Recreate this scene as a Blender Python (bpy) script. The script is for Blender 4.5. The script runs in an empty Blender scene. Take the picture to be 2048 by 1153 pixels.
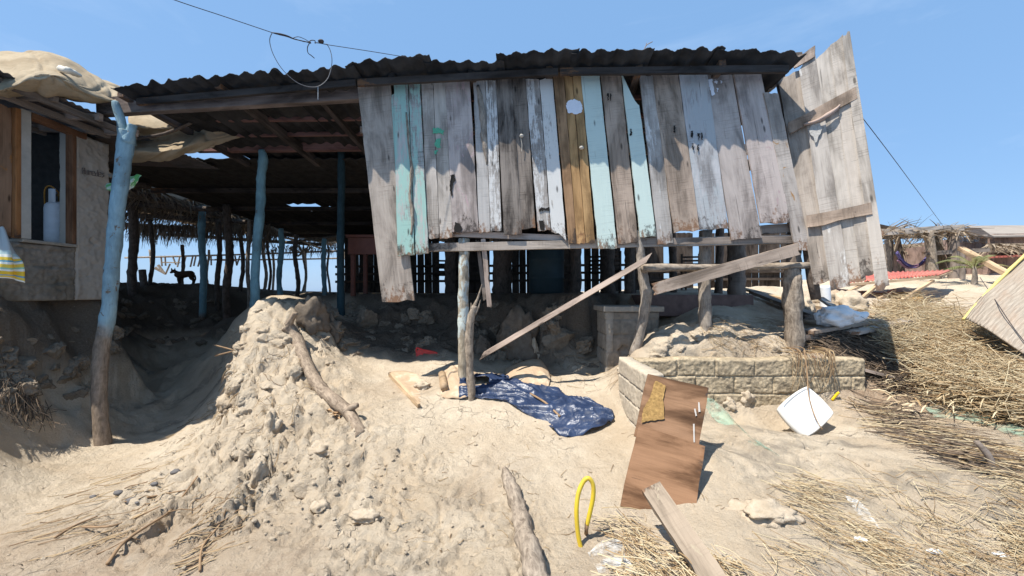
import bpy, math, random
import numpy as np
from mathutils import Vector, Matrix, noise as mnoise
R = math.radians
random.seed(7)
sc = bpy.context.scene
COL = sc.collection

# ------------------------------------------------------------------ camera
EYE = 1.6; F = 760.0; HX = 1024.0; HY = 585.0
cd = bpy.data.cameras.new("camera"); cam = bpy.data.objects.new("camera", cd); COL.objects.link(cam)
cam.location = (0, 0, EYE); cam.rotation_euler = (R(90), 0, 0)
cd.sensor_width = 36; cd.lens = F / 2048 * 36; cd.shift_y = 8.5 / 2048
cd.clip_start = 0.05; cd.clip_end = 6000
sc.camera = cam
# ------------------------------------------------------------------ light
SUN = Vector((-0.42, -0.30, 1.0)).normalized()
el = math.asin(SUN.z); az = math.atan2(SUN.x, SUN.y)
w = bpy.data.worlds.new("World"); sc.world = w; w.use_nodes = True
wn = w.node_tree.nodes; wl = w.node_tree.links
sky = wn.new("ShaderNodeTexSky"); sky.sky_type = 'NISHITA'; sky.sun_disc = False
sky.sun_elevation = el; sky.sun_rotation = az; sky.altitude = 0; sky.air_density = 1.0; sky.dust_density = 0.6; sky.ozone_density = 1.5
bg = wn["Background"]; bg.inputs[1].default_value = 0.103
hs = wn.new("ShaderNodeMix"); hs.data_type = 'RGBA'; hs.inputs[0].default_value = .68
hs.inputs[7].default_value = (1.80, 3.45, 6.05, 1)      # evens the clear blue toward the horizon
wl.new(sky.outputs[0], hs.inputs[6])
tcw = wn.new("ShaderNodeTexCoord"); mpw = wn.new("ShaderNodeMapping"); mpw.inputs["Scale"].default_value = (1.0, 1.6, 4.5); wl.new(tcw.outputs["Generated"], mpw.inputs[0])
nzw = wn.new("ShaderNodeTexNoise"); nzw.inputs["Scale"].default_value = 1.7; nzw.inputs["Detail"].default_value = 9; nzw.inputs["Roughness"].default_value = .62; nzw.inputs["Distortion"].default_value = .5; wl.new(mpw.outputs[0], nzw.inputs["Vector"])
mrw = wn.new("ShaderNodeMapRange"); mrw.inputs[1].default_value = .50; mrw.inputs[2].default_value = .78; mrw.inputs[4].default_value = .22; wl.new(nzw.outputs["Fac"], mrw.inputs[0])
cmw = wn.new("ShaderNodeMix"); cmw.data_type = 'RGBA'; cmw.inputs[7].default_value = (5.2, 6.2, 7.6, 1); wl.new(mrw.outputs[0], cmw.inputs[0]); wl.new(hs.outputs[2], cmw.inputs[6]); wl.new(cmw.outputs[2], bg.inputs[0])
sd = bpy.data.lights.new("sun", 'SUN'); sd.energy = 5.0; sd.angle = R(0.5); sd.color = (1.0, 0.955, 0.87)
so = bpy.data.objects.new("sun", sd); COL.objects.link(so); so.rotation_euler = SUN.to_track_quat('Z', 'Y').to_euler(); so.location = (-6, -4, 14)
sc.view_settings.view_transform = 'Standard'; sc.view_settings.look = 'None'
sc.view_settings.exposure = 0.66; sc.view_settings.gamma = 1.0
sc.cycles.max_bounces = 8

# ------------------------------------------------------------------ survey helpers
def P(px, py, d): return Vector(((px - HX) / F * d, d, EYE + (HY - py) / F * d))
def hsh(ix, iy, s):
    h = (ix.astype(np.int64) * 374761393 + iy.astype(np.int64) * 668265263 + s * 1442695041) & 0xffffffff
    h = ((h ^ (h >> 13)) * 1274126177) & 0xffffffff
    return ((h ^ (h >> 16)) & 0xffff) / 65535.0
def vn(x, y, s=0):
    ix = np.floor(x); iy = np.floor(y); fx = x - ix; fy = y - iy
    fx = fx * fx * fx * (fx * (fx * 6 - 15) + 10); fy = fy * fy * fy * (fy * (fy * 6 - 15) + 10)
    a = hsh(ix, iy, s); b = hsh(ix + 1, iy, s); c = hsh(ix, iy + 1, s); d = hsh(ix + 1, iy + 1, s)
    return (a + (b - a) * fx + (c - a) * fy + (a - b - c + d) * fx * fy) * 2 - 1
def fbm(x, y, o=4, s=0, g=.5):
    t = 0; a = 1; n = 0
    for i in range(o):
        t = t + a * vn(x, y, s + i * 17); n += a; a *= g; x, y = x * 1.9 + 3.1 + y * .3, y * 1.9 - 1.7 - x * .16
    return t / n
def billow(x, y, o=4, s=0):
    t = 0; a = 1; n = 0
    for i in range(o):
        t = t + a * (1 - np.abs(vn(x, y, s + i * 13)) * 2); n += a; a *= .5; x, y = x * 2.03 + 5 + y * .3, y * 2.03 + 9 - x * .3
    return t / n
def sstep(a, b, x):
    t = np.clip((x - a) / (b - a), 0, 1); return t * t * (3 - 2 * t)

# ------------------------------------------------------------------ ground control points (px, py, distance)
CP = [
 # near row
 (-300,1153,2.15),(0,1153,2.12),(200,1153,2.05),(400,1153,1.98),(620,1153,1.9),(800,1153,1.95),(1024,1153,1.93),(1300,1153,1.95),(1500,1153,2.0),(1800,1153,2.12),(2048,1153,2.15),(2400,1153,2.1),
 (-300,1000,2.95),(0,1000,2.95),(200,1000,2.93),(330,1000,2.87),
 (100,870,3.95),(205,885,4.22),(330,880,4.05),(0,900,3.4),(225,835,4.65),(-300,900,2.9),(130,900,3.9),
 # gully floor
 (300,785,5.5),(350,730,6.4),(300,740,6.4),(420,700,7.1),(240,765,5.6),(430,760,5.6),(420,820,4.8),(200,795,4.8),(470,680,8.2),(400,670,8.6),(300,700,7.8),
 # hut bank and its fan of sand
 (0,590,4.05),(-100,590,3.7),(30,640,4.12),(0,740,3.72),(70,740,3.98),(0,815,3.68),(100,800,4.12),(170,757,4.55),(140,680,4.7),(60,700,4.2),
 (60,600,4.38),(150,600,4.9),(-100,760,3.3),(-250,800,2.8),(205,600,5.15),(215,690,5.5),(-300,600,3.2),(230,640,6.2),(60,592,5.4),(0,592,6.5),(-300,592,6),(-500,592,5),
 # terrace behind, left
 (100,590,6.6),(200,590,7.6),(250,583,8.6),(330,578,9.4),(420,577,9.9),(480,585,10.4),(250,690,7.6),(330,650,8.6),(420,640,9.2),(480,640,9.6),(540,620,9.5),
 (300,585,12),(450,585,14),(600,585,14),(600,587,20),(200,585,18),(-400,585,18),(-200,585,10),
 # mound
 (560,601,5.25),(595,612,5.1),(520,622,5.0),(495,665,4.8),(570,650,4.9),(620,680,4.95),(650,700,4.9),(560,720,4.45),(470,740,4.35),(640,760,4.35),(700,790,4.15),(600,850,3.6),(520,840,3.7),(465,780,4.15),
 (440,800,4.35),(425,850,4.0),(480,880,3.5),(440,930,3.3),(400,1000,2.9),(330,950,3.2),(500,950,3.0),(640,1000,2.62),(560,900,3.3),(700,880,3.3),
 (520,600,6.3),(450,640,7.6),(470,640,6.2),(580,602,6.2),(650,604,6.8),(700,590,6.9),
 # centre
 (700,725,5.1),(770,745,4.95),(840,742,5.0),(930,744,4.9),(1050,752,4.75),(1150,745,4.9),(1220,748,4.72),(940,800,4.28),(800,800,4.2),(1100,860,3.75),(1240,830,3.9),(900,900,3.35),(1050,900,3.35),(1000,1000,2.72),(1200,950,2.98),(1150,1110,2.15),(820,1000,2.7),(1250,1030,2.55),
 # under the shack, shaded
 (880,715,5.35),(800,690,5.75),(720,700,5.4),(700,640,6.2),(860,600,6.9),(760,600,6.8),(920,650,6.1),(1000,690,5.75),(980,610,6.3),(880,660,6.3),
 (1060,715,5.5),(1120,735,5.3),(1180,735,5.25),(1060,600,5.95),(1130,592,5.75),(1180,592,5.7),(1030,640,5.8),(1100,660,5.6),
 # terrace under shack
 (1100,591,6.3),(1010,591,6.6),(1180,591,6.2),(940,591,7.0),(900,589,8.5),(1100,589,7.5),(1250,590,6.5),(1100,587,12),(1400,589,8),(700,588,9),(900,586,18),(1300,586,18),(1300,700,5.3),(1230,640,5.9),
 # right of pillar : sand heap behind block wall
 (1295,705,4.25),(1330,650,4.75),(1400,640,4.95),(1480,640,4.9),(1550,660,4.7),(1440,688,4.3),(1550,696,4.3),(1620,694,4.3),(1340,708,4.25),(1400,620,5.4),(1500,610,5.6),
 (1620,650,5.0),(1700,690,4.35),(1760,715,4.3),(1680,620,5.8),
 # in front of block wall
 (1255,812,3.95),(1330,828,3.92),(1400,832,3.92),(1460,836,3.92),(1540,842,3.92),(1620,832,3.92),(1700,802,3.93),(1745,785,4.0),(1300,850,3.6),(1480,850,3.65),(1600,870,3.45),(1450,900,3.2),(1700,870,3.4),(1500,1000,2.65),(1400,1045,2.45),(1700,1000,2.62),(1900,1000,2.5),(2048,1000,2.4),(2300,1000,2.3),(1600,950,2.9),
 (2048,900,2.95),(1900,860,3.3),(1800,800,3.85),(1780,750,4.2),(2300,850,2.9),
 # right slope behind
 (1900,720,4.5),(2048,760,3.9),(1800,690,4.75),(1850,640,5.8),(2000,640,5.6),(1760,640,5.9),(1700,600,7.2),(1800,600,8.2),(1900,575,9.5),(2048,570,9.5),(2300,600,7.5),(2300,700,4.6),
 (1650,580,8.8),(1750,560,12),(1900,545,15),(2048,540,15),(2300,540,14),(1600,585,14),
]
CPW = np.array([P(*c) for c in CP])
EXTRA = np.array([(-30,30,1.55),(-12,30,1.55),(0,30,1.55),(12,30,2.1),(30,30,2.4),(-14,2,1.5),(14,4,1.4),(-9,0,0.0),(9,0,0.3),(0,0.3,0.0),(-3,0.3,0.0),(3,.3,.05),(-20,14,1.6),(22,14,2.3)], float)
CPW = np.vstack([CPW, EXTRA])
_c2 = 0.16 ** 2
def _phi(ax, ay, bx, by): return np.sqrt((ax - bx) ** 2 + (ay - by) ** 2 + _c2)
_A = _phi(CPW[:, None, 0], CPW[:, None, 1], CPW[None, :, 0], CPW[None, :, 1])
_A = _A + 0.0 ; _A[np.diag_indices(len(CPW))] -= 0.02
_W = np.linalg.solve(_A, CPW[:, 2])
def _sharp(s_, w_, e_=.38):
    a = np.clip(np.abs(s_) / w_, 1e-6, 1); return np.sign(s_) * w_ * a ** e_ - np.sign(s_) * w_ * a
def base(x, y):
    n_ = fbm(x * 2.2, y * 2.2, 4, 301)
    sl = x - np.interp(y, [3.3, 3.9, 4.3, 4.7, 5.2, 5.6], [-2.35, -2.92, -3.22, -3.36, -3.52, -3.55]) + .22 * n_
    x1 = x + _sharp(sl, .40) * sstep(3.5, 4.0, y) * (1 - sstep(5.3, 5.7, y))
    sh = x + 5.17 + .2 * n_
    x1 = x1 + _sharp(sh, .26) * sstep(2.8, 3.2, y) * (1 - sstep(5.2, 5.6, y))
    sb_ = y - np.interp(x, [-2.6, -1.2, -.6, .2, .9, 1.5], [6.3, 6.5, 6.25, 5.8, 5.6, 5.55]) + .3 * n_
    y1 = y + _sharp(sb_, .32) * sstep(-2.9, -2.4, x) * (1 - sstep(1.7, 2.0, x))
    return base0(x1, y1)
def base0(x, y):
    z = np.zeros_like(x)
    for i in range(len(CPW)): z = z + _W[i] * np.sqrt((x - CPW[i, 0]) ** 2 + (y - CPW[i, 1]) ** 2 + _c2)
    return z
def seg(x, y, ax, ay, bx, by):
    vx = bx - ax; vy = by - ay; t = np.clip(((x - ax) * vx + (y - ay) * vy) / (vx * vx + vy * vy), 0, 1)
    return np.hypot(x - ax - t * vx, y - ay - t * vy)
def mound_mask(x, y):
    d = np.minimum(seg(x, y, -3.1, 5.2, -2.75, 4.3), seg(x, y, -2.75, 4.3, -2.0, 3.0))
    return 1 - sstep(.35, 1.15, d + .15 * fbm(x * 2, y * 2, 2, 5))
def clod_mask(x, y):
    d = seg(x, y, -1.9, 3.3, -.5, 2.2)
    return (1 - sstep(.25, 1.1, d + .3 * fbm(x * 1.5, y * 1.5, 2, 9)))
def bank_mask(x, y):
    return sstep(5.1, 5.6, y) * (1 - sstep(6.8, 7.6, y)) * sstep(-3, -2.4, x) * (1 - sstep(1.7, 2.1, x))
def hill_mask(x, y):   # eroded sand behind block wall + right slope lumps
    return (1 - sstep(.2, .7, seg(x, y, 1.7, 4.5, 3.1, 4.6))) * sstep(4.05, 4.2, y)
def lbank_mask(x, y): return (1 - sstep(-5.1, -4.3, x)) * sstep(3.0, 3.6, y) * (1 - sstep(9.5, 11, y))
def detail(x, y):
    near = 1 - sstep(10, 22, y)
    z = near * (.035 * fbm(x * 1.3, y * 1.3, 3, 1) + .012 * fbm(x * 5, y * 5, 3, 2))
    m = mound_mask(x, y)
    wx = x + .12 * fbm(x * 3, y * 3, 2, 31); wy = y + .12 * fbm(x * 3, y * 3, 2, 32)
    r = billow(wx * 2.3, wy * 2.3, 4, 40)
    z = z + m * (.12 * (r - .25) + .05 * fbm(wx * 9, wy * 9, 3, 44))
    # small scarps: stepped crust
    q = fbm(wx * 2.6, wy * 2.6, 3, 50) * 3
    z = z + m * .055 * (sstep(.35, .5, q - np.floor(q)) - .5)
    c = clod_mask(x, y)
    z = z + c * (.028 * billow(wx * 4.5, wy * 4.5, 3, 60) + .006 * billow(wx * 19, wy * 19, 2, 61))
    q2 = fbm(wx * 3.5, wy * 3.5, 3, 66) * 2.5
    z = z + c * .03 * (sstep(.4, .47, q2 - np.floor(q2)) - .5)
    b = bank_mask(x, y)
    z = z + b * (.10 * (billow(wx * 2.6, wy * 2.6, 4, 70) - .3) + .03 * fbm(wx * 10, wy * 10, 3, 71))
    h = hill_mask(x, y)
    z = z + h * (.07 * (billow(wx * 3.4, wy * 3.4, 4, 80) - .2) - .04 * sstep(.45, .7, billow(x * 3.1, y * 3.1, 2, 82)))
    l = lbank_mask(x, y)
    z = z + l * (.12 * (billow(wx * 2.1, wy * 2.1, 4, 90) - .3) + .03 * fbm(wx * 8, wy * 8, 3, 92))
    # right slope : wash streaks running down toward the right foreground
    rs = sstep(1.1, 1.9, x) * (1 - sstep(6, 9, y)) * (1 - h)
    u = x * .62 + y * .78; v = x * .78 - y * .62
    z = z + rs * (.022 * fbm(u * 5.5, v * 1.3, 4, 100) + .012 * billow(u * 13, v * 4, 3, 101))
    # gully : smooth drifts and tracks
    gl = (1 - sstep(-2.6, -1.9, x)) * (1 - m)
    z = z + gl * near * .016 * fbm(u * 1.4, v * 5.2, 3, 110)
    z = z + near * (1 - sstep(6, 8, y)) * (.006 + .012 * (m + c)) * np.abs(fbm(wx * 15, wy * 15, 3, 125))
    z = z + near * (1 - sstep(5, 6.5, y)) * (.25 + m + .6 * c) * .011 * fbm(x * 34, y * 34, 3, 127)
    # general ridges & footprints
    z = z + near * (1 - sstep(5, 6, y)) * (.014 * billow(wx * 3.2, wy * 3.2, 3, 120) + .004 * fbm(x * 24, y * 24, 2, 130))
    far = sstep(7, 10, y) * sstep(3, 5, x)
    z = z + far * .10 * billow(x * .9, y * .9, 3, 140)
    return z
def g(x, y):
    x = np.asarray(x, float); y = np.asarray(y, float)
    z = base(x, y) + detail(x, y)
    k = sstep(5.4, 5.8, y) * (1 - sstep(2.6, 3.2, x)) * sstep(-4.5, -3.5, x)
    z = np.where(z > 1.57, z - k * (z - 1.57) * .85, z)
    f = sstep(24, 34, y)
    return z * (1 - f) + f * (-1.5)
def gz(x, y): return float(g(np.array([x]), np.array([y]))[0])
_DG = np.geomspace(1.5, 15, 260)
def hits(px, py):
    px = np.atleast_1d(np.asarray(px, float)); py = np.atleast_1d(np.asarray(py, float)); out = np.full(len(px), np.nan)
    for s in range(0, len(px), 1500):
        a = px[s:s + 1500, None]; b = py[s:s + 1500, None]
        X = (a - HX) / F * _DG; Z = EYE + (HY - b) / F * _DG; Y = np.broadcast_to(_DG, X.shape)
        below = Z < g(X, Y)
        i = np.argmax(below, axis=1); ok = below.any(axis=1)
        ii = np.clip(i, 1, None); d = .5 * (_DG[ii] + _DG[ii - 1]); d[~ok] = 14.
        out[s:s + 1500] = d
    return out
def hit(px, py, lift=0.0):
    d = float(hits(px, py)[0]); p = P(px, py, d); return Vector((p.x, p.y, gz(p.x, p.y) + lift))

# ------------------------------------------------------------------ node / material helpers
class NT:
    def __init__(s, name):
        s.m = bpy.data.materials.new(name); s.m.use_nodes = True; s.t = s.m.node_tree; s.b = s.t.nodes["Principled BSDF"]
    def n(s, typ, ins=None, **kw):
        nd = s.t.nodes.new("ShaderNode" + typ)
        for k, v in kw.items(): setattr(nd, k, v)
        for k, v in (ins or {}).items(): s.set(nd.inputs[k], v)
        return nd
    def set(s, sock, v):
        if isinstance(v, bpy.types.NodeSocket): s.t.links.new(v, sock)
        elif isinstance(v, (tuple, list)) and len(v) == 3 and sock.type == 'RGBA': sock.default_value = (*v, 1)
        else: sock.default_value = v
    def noise(s, vec, scale, det=4, rough=.55, dist=0): return s.n("TexNoise", {"Vector": vec, "Scale": scale, "Detail": det, "Roughness": rough, "Distortion": dist}).outputs["Fac"]
    def mapv(s, vec, sc_, loc=(0, 0, 0)): return s.n("Mapping", {"Vector": vec, "Scale": sc_, "Location": loc}).outputs[0]
    def rng(s, v, a, b, c=0., d=1.): return s.n("MapRange", {"Value": v, "From Min": a, "From Max": b, "To Min": c, "To Max": d}).outputs[0]
    def math(s, op, a, b=0.): return s.n("Math", {0: a, 1: b}, operation=op).outputs[0]
    def mix(s, f, a, b, bt='MIX'):
        nd = s.n("Mix", data_type='RGBA', blend_type=bt); s.set(nd.inputs[0], f); s.set(nd.inputs[6], a); s.set(nd.inputs[7], b); return nd.outputs[2]
    def bump(s, h, st, dist=.01, nrm=None):
        i = {"Height": h, "Strength": st, "Distance": dist}
        if nrm is not None: i["Normal"] = nrm
        return s.n("Bump", i).outputs[0]
    def out(s, col, rough=.85, nrm=None, spec=.25, **kw):
        s.set(s.b.inputs["Base Color"], col); s.set(s.b.inputs["Roughness"], rough); s.b.inputs["Specular IOR Level"].default_value = spec
        if nrm is not None: s.set(s.b.inputs["Normal"], nrm)
        for k, v in kw.items(): s.set(s.b.inputs[k], v)
        return s.m

def wood(name, a, b, paint=None, amt=0.0, saw=.35, dark=.5, stain=None, patch=None, knots=.8):
    """weathered board; grain along local Z"""
    t = NT(name); o = t.n("TexCoord").outputs["Object"]; rnd = t.n("ObjectInfo").outputs["Random"]
    off = t.n("CombineXYZ", {0: t.math('MULTIPLY', rnd, 31.), 1: t.math('MULTIPLY', rnd, 17.), 2: t.math('MULTIPLY', rnd, 57.)}).outputs[0]
    v = t.n("VectorMath", {0: o, 1: off}, operation='ADD').outputs[0]
    grain = t.noise(t.mapv(v, (46, 46, 1.5)), 1, 8, .72, .5)
    fineg = t.noise(t.mapv(v, (150, 150, 5)), 1, 3, .6)
    patchn = t.noise(t.mapv(v, (5, 5, 1.6)), 1, 5, .6, .5)
    sawn = t.math('MULTIPLY', t.noise(t.mapv(v, (2.2, 2.2, 150)), 1, 2, .6), t.rng(t.noise(t.mapv(v, (4, 4, 2.5)), 1, 3), .35, .6, .72, 1.06))
    col = t.mix(t.rng(grain, .35, .68), a, b)
    col = t.mix(t.math('MULTIPLY', t.rng(patchn, .38, .62), .55), col, tuple(min(1, x * 1.45 + .02) for x in b))
    col = t.mix(t.math('MULTIPLY', t.rng(patchn, .5, .3), dark), col, tuple(x * .42 for x in a))
    col = t.mix(t.math('MULTIPLY', t.rng(sawn, .58, .66), saw), col, tuple(x * .45 for x in a))
    tint = t.mix(rnd, (1.02, .92, .82), (1.0, .985, .96))
    col = t.mix(.55, col, tint, 'MULTIPLY')
    if patch is not None:   # blotches of another colour (old paint, rust, mould)
        pn = t.noise(t.mapv(v, (9, 9, 3.2)), 1, 6, .68, .8)
        col = t.mix(t.rng(pn, .60, .64), col, patch)
    if paint is not None:
        pn = t.math('ADD', t.math('MULTIPLY', t.noise(t.mapv(v, (7, 7, 1.6)), 1, 8, .75, .3), .75), t.math('MULTIPLY', t.noise(t.mapv(v, (40, 40, 14)), 1, 5, .7), .25))
        pn = t.math('ADD', pn, t.math('MULTIPLY', t.math('SUBTRACT', grain, .5), .35))
        th = 1 - amt; th = .5 + (th - .5) * .55
        msk = t.rng(pn, th - .02, th + .035, 0, .93)
        pc = t.mix(t.math('MULTIPLY', t.rng(sawn, .56, .68), .35), paint, tuple(x * .6 for x in paint))
        pc = t.mix(t.rng(patchn, .3, .7, 0, .35), pc, tuple(x * .72 for x in paint))
        col = t.mix(msk, col, pc)
    kn = t.n("TexVoronoi", {"Vector": t.mapv(v, (7, 7, 2.1)), "Scale": 1.0}).outputs["Distance"]
    col = t.mix(t.math('MULTIPLY', t.rng(kn, .11, .05), knots), col, tuple(x * .22 for x in a))
    crack = t.noise(t.mapv(v, (60, 60, .9)), 1, 3, .6, .2)
    ck = t.rng(crack, .70, .73)
    col = t.mix(t.math('MULTIPLY', ck, .8), col, (.02, .018, .016))
    gz_ = t.n("SeparateXYZ", {0: t.n("TexCoord").outputs["Generated"]}).outputs[2]; fn_ = t.noise(t.mapv(v, (16, 16, 9)), 1, 6, .75)
    ft = t.rng(t.math('ADD', gz_, t.math('MULTIPLY', t.math('SUBTRACT', fn_, .5), .55)), .06, .0)
    col = t.mix(t.math('MULTIPLY', ft, .85), col, t.mix(t.rng(patchn, .45, .55), (.05, .04, .035), (.20, .10, .05)))
    h = t.math('ADD', grain, t.math('MULTIPLY', sawn, .35)); h = t.math('SUBTRACT', h, t.math('MULTIPLY', ck, .8)); h = t.math('ADD', h, t.math('MULTIPLY', fineg, .3))
    return t.out(col, .88, t.bump(h, .55, .006), .15)

def bark(name, a, b, paint=None, amt=.6, fade=None, sc_=1.0):
    t = NT(name); o = t.n("TexCoord").outputs["Object"]; rnd = t.n("ObjectInfo").outputs["Random"]
    off = t.n("CombineXYZ", {0: t.math('MULTIPLY', rnd, 11.), 2: t.math('MULTIPLY', rnd, 27.)}).outputs[0]
    v = t.n("VectorMath", {0: o, 1: off}, operation='ADD').outputs[0]
    n1 = t.noise(t.mapv(v, (14 * sc_, 14 * sc_, 9 * sc_)), 1, 7, .65, .6); n2 = t.noise(t.mapv(v, (50, 50, 10)), 1, 5, .6); n3 = t.noise(v, 3.0, 3)
    col = t.mix(t.rng(n1, .35, .65), a, b); col = t.mix(t.rng(n2, .45, .7, 0, .5), col, tuple(min(1, x * 1.5) for x in b))
    if paint is not None:
        z = t.n("SeparateXYZ", {0: o}).outputs[2]
        m = t.math('ADD', n1, t.math('MULTIPLY', n3, .5)); m = t.rng(m, .5 + .45 * (1 - amt), .56 + .45 * (1 - amt))
        if fade is not None: m = t.math('MULTIPLY', m, t.rng(t.math('ADD', z, t.math('MULTIPLY', n3, .5)), fade - .1, fade + .12))
        pc = t.mix(t.rng(n2, .35, .7, 0, .6), paint, tuple(min(1, x * 1.45 + .015) for x in paint))
        pc = t.mix(t.rng(n3, .52, .36, 0, .6), pc, tuple(x * .55 for x in paint))
        col = t.mix(m, col, pc)
    ring = t.noise(t.mapv(v, (2, 2, 30)), 1, 3)
    h = t.math('ADD', n1, t.math('MULTIPLY', n2, .5)); h = t.math('ADD', h, t.math('MULTIPLY', ring, .3))
    return t.out(col, .85, t.bump(h, .7, .012), .2)

def plain(name, c, rough=.7, var=.18, scale=12, spec=.3, bump=.15, c2=None, metal=0.):
    t = NT(name); o = t.n("TexCoord").outputs["Object"]
    n = t.noise(o, scale, 6, .6); n2 = t.noise(o, scale * .22, 4, .6)
    col = t.mix(t.rng(n, .3, .7), tuple(x * (1 - var) for x in c), tuple(min(1, x * (1 + var)) for x in c))
    col = t.mix(t.rng(n2, .45, .65, 0, .7 if c2 else .2), col, c2 or tuple(x * .7 for x in c))
    t.b.inputs["Metallic"].default_value = metal
    return t.out(col, rough, t.bump(n, bump, .01), spec)

# ---- sand
def sand_mat():
    t = NT("sand"); geo = t.n("NewGeometry"); p = geo.outputs["Position"]
    at = t.n("Attribute", attribute_name="zone").outputs["Color"]; sep = t.n("SeparateColor", {0: at})
    brown, grey, bank_shade = sep.outputs[0], sep.outputs[1], sep.outputs[2]  # third channel carries shade of banks and terrace, painted as darker sand
    n1 = t.noise(p, 1.6, 7, .6, .4); n2 = t.noise(p, 11, 8, .7); n3 = t.noise(p, 300, 3, .8); n4 = t.noise(p, 48, 5, .7)
    col = t.mix(t.rng(n1, .35, .65), (.52, .415, .298), (.63, .53, .405))
    col = t.mix(t.rng(n2, .45, .72, 0, .4), col, (.40, .32, .23))
    col = t.mix(t.math('MULTIPLY', brown, t.rng(n2, .25, .55, .5, 1)), col, (.30, .205, .135))
    strk = t.noise(t.mapv(p, (3.0, 3.0, 3.0)), 1, 8, .72, 1.2)
    col = t.mix(t.math('MULTIPLY', grey, t.rng(strk, .42, .58)), col, (.215, .185, .15))
    col = t.mix(bank_shade, col, t.mix(t.rng(n4, .3, .7), (.115, .09, .066), (.19, .15, .115)))
    col = t.mix(t.rng(n3, .60, .72, 0, .55), col, (.17, .13, .10)); col = t.mix(t.rng(n3, .36, .28, 0, .5), col, (.72, .64, .52))
    peb = t.n("TexVoronoi", {"Vector": p, "Scale": 30.0, "Randomness": 1.0}); 
    pm = t.rng(peb.outputs["Distance"], .16, .10)
    pick = t.n("SeparateColor", {0: peb.outputs["Color"]}).outputs[0]
    pm = t.math('MULTIPLY', pm, t.rng(pick, .955, .975)); col = t.mix(pm, col, t.mix(t.n("SeparateColor", {0: peb.outputs["Color"]}).outputs[1], (.20, .165, .135), (.50, .43, .34)))
    h = t.math('ADD', t.math('MULTIPLY', n4, .85), t.math('MULTIPLY', n3, .3)); h = t.math('ADD', h, t.math('MULTIPLY', n2, 1.25)); h = t.math('ADD', h, t.math('MULTIPLY', pm, .3))
    cr = t.n("TexVoronoi", {"Vector": t.n("VectorMath", {0: p, 1: t.n("VectorMath", {0: t.n("TexNoise", {"Vector": p, "Scale": 5.0}).outputs["Color"], 1: (.35, .35, .35)}, operation='MULTIPLY').outputs[0]}, operation='ADD').outputs[0], "Scale": 4.5}, feature='DISTANCE_TO_EDGE').outputs[0]
    cm = t.math('MULTIPLY', t.rng(cr, .02, .0), t.rng(n1, .56, .64)); h = t.math('SUBTRACT', h, t.math('MULTIPLY', cm, 1.1))
    return t.out(col, .95, t.bump(h, .95, .03), .08)
SAND = sand_mat()
def sandlike(name, a, b):
    t = NT(name); p = t.n("TexCoord").outputs["Object"]; n2 = t.noise(p, 9, 8, .7); n3 = t.noise(p, 200, 3, .7); n4 = t.noise(p, 45, 5, .7)
    col = t.mix(t.rng(n2, .35, .65), a, b); col = t.mix(t.rng(n3, .60, .72, 0, .5), col, tuple(x * .4 for x in a))
    h = t.math('ADD', n2, t.math('MULTIPLY', n4, .6)); h = t.math('ADD', h, t.math('MULTIPLY', n3, .2))
    return t.out(col, .95, t.bump(h, .8, .02), .08)

# ------------------------------------------------------------------ object helpers
WM = {}
def tag(o, label=None, cat=None, group=None, kind=None):
    if label: o["label"] = label
    if cat: o["category"] = cat
    if group: o["group"] = group
    if kind: o["kind"] = kind
    return o
def link(o, M, parent=None):
    COL.objects.link(o)
    if parent is not None: o.parent = parent; o.matrix_basis = WM[parent.name].inverted() @ M
    else: o.matrix_basis = M
    WM[o.name] = M.copy(); return o
def thing(name, loc, label, cat, group=None):
    o = bpy.data.objects.new(name, None); o.empty_display_size = .1
    link(o, Matrix.Translation(Vector(loc))); return tag(o, label, cat, group)
def mk(name, V, Fc, mat, parent=None, M=None, smooth=False):
    V = np.array([tuple(v) for v in V], float)
    if M is None:
        c = V.mean(0); M = Matrix.Translation((c[0], c[1], V[:, 2].min()))
    Mi = np.array(M.inverted()); Vl = V @ Mi[:3, :3].T + Mi[:3, 3]
    me = bpy.data.meshes.new(name); me.from_pydata(Vl.tolist(), [], Fc)
    me.materials.append(mat)
    if smooth: me.polygons.foreach_set("use_smooth", [True] * len(me.polygons))
    me.update(); o = bpy.data.objects.new(name, me); return link(o, M, parent)
def frame(A, B, nrm):
    """matrix at middle of A-B, Z along B-A, Y = normal-ish"""
    z = (B - A).normalized(); x = nrm.cross(z).normalized(); y = z.cross(x)
    return Matrix.Translation((A + B) / 2) @ Matrix((x, y, z)).transposed().to_4x4()

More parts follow.
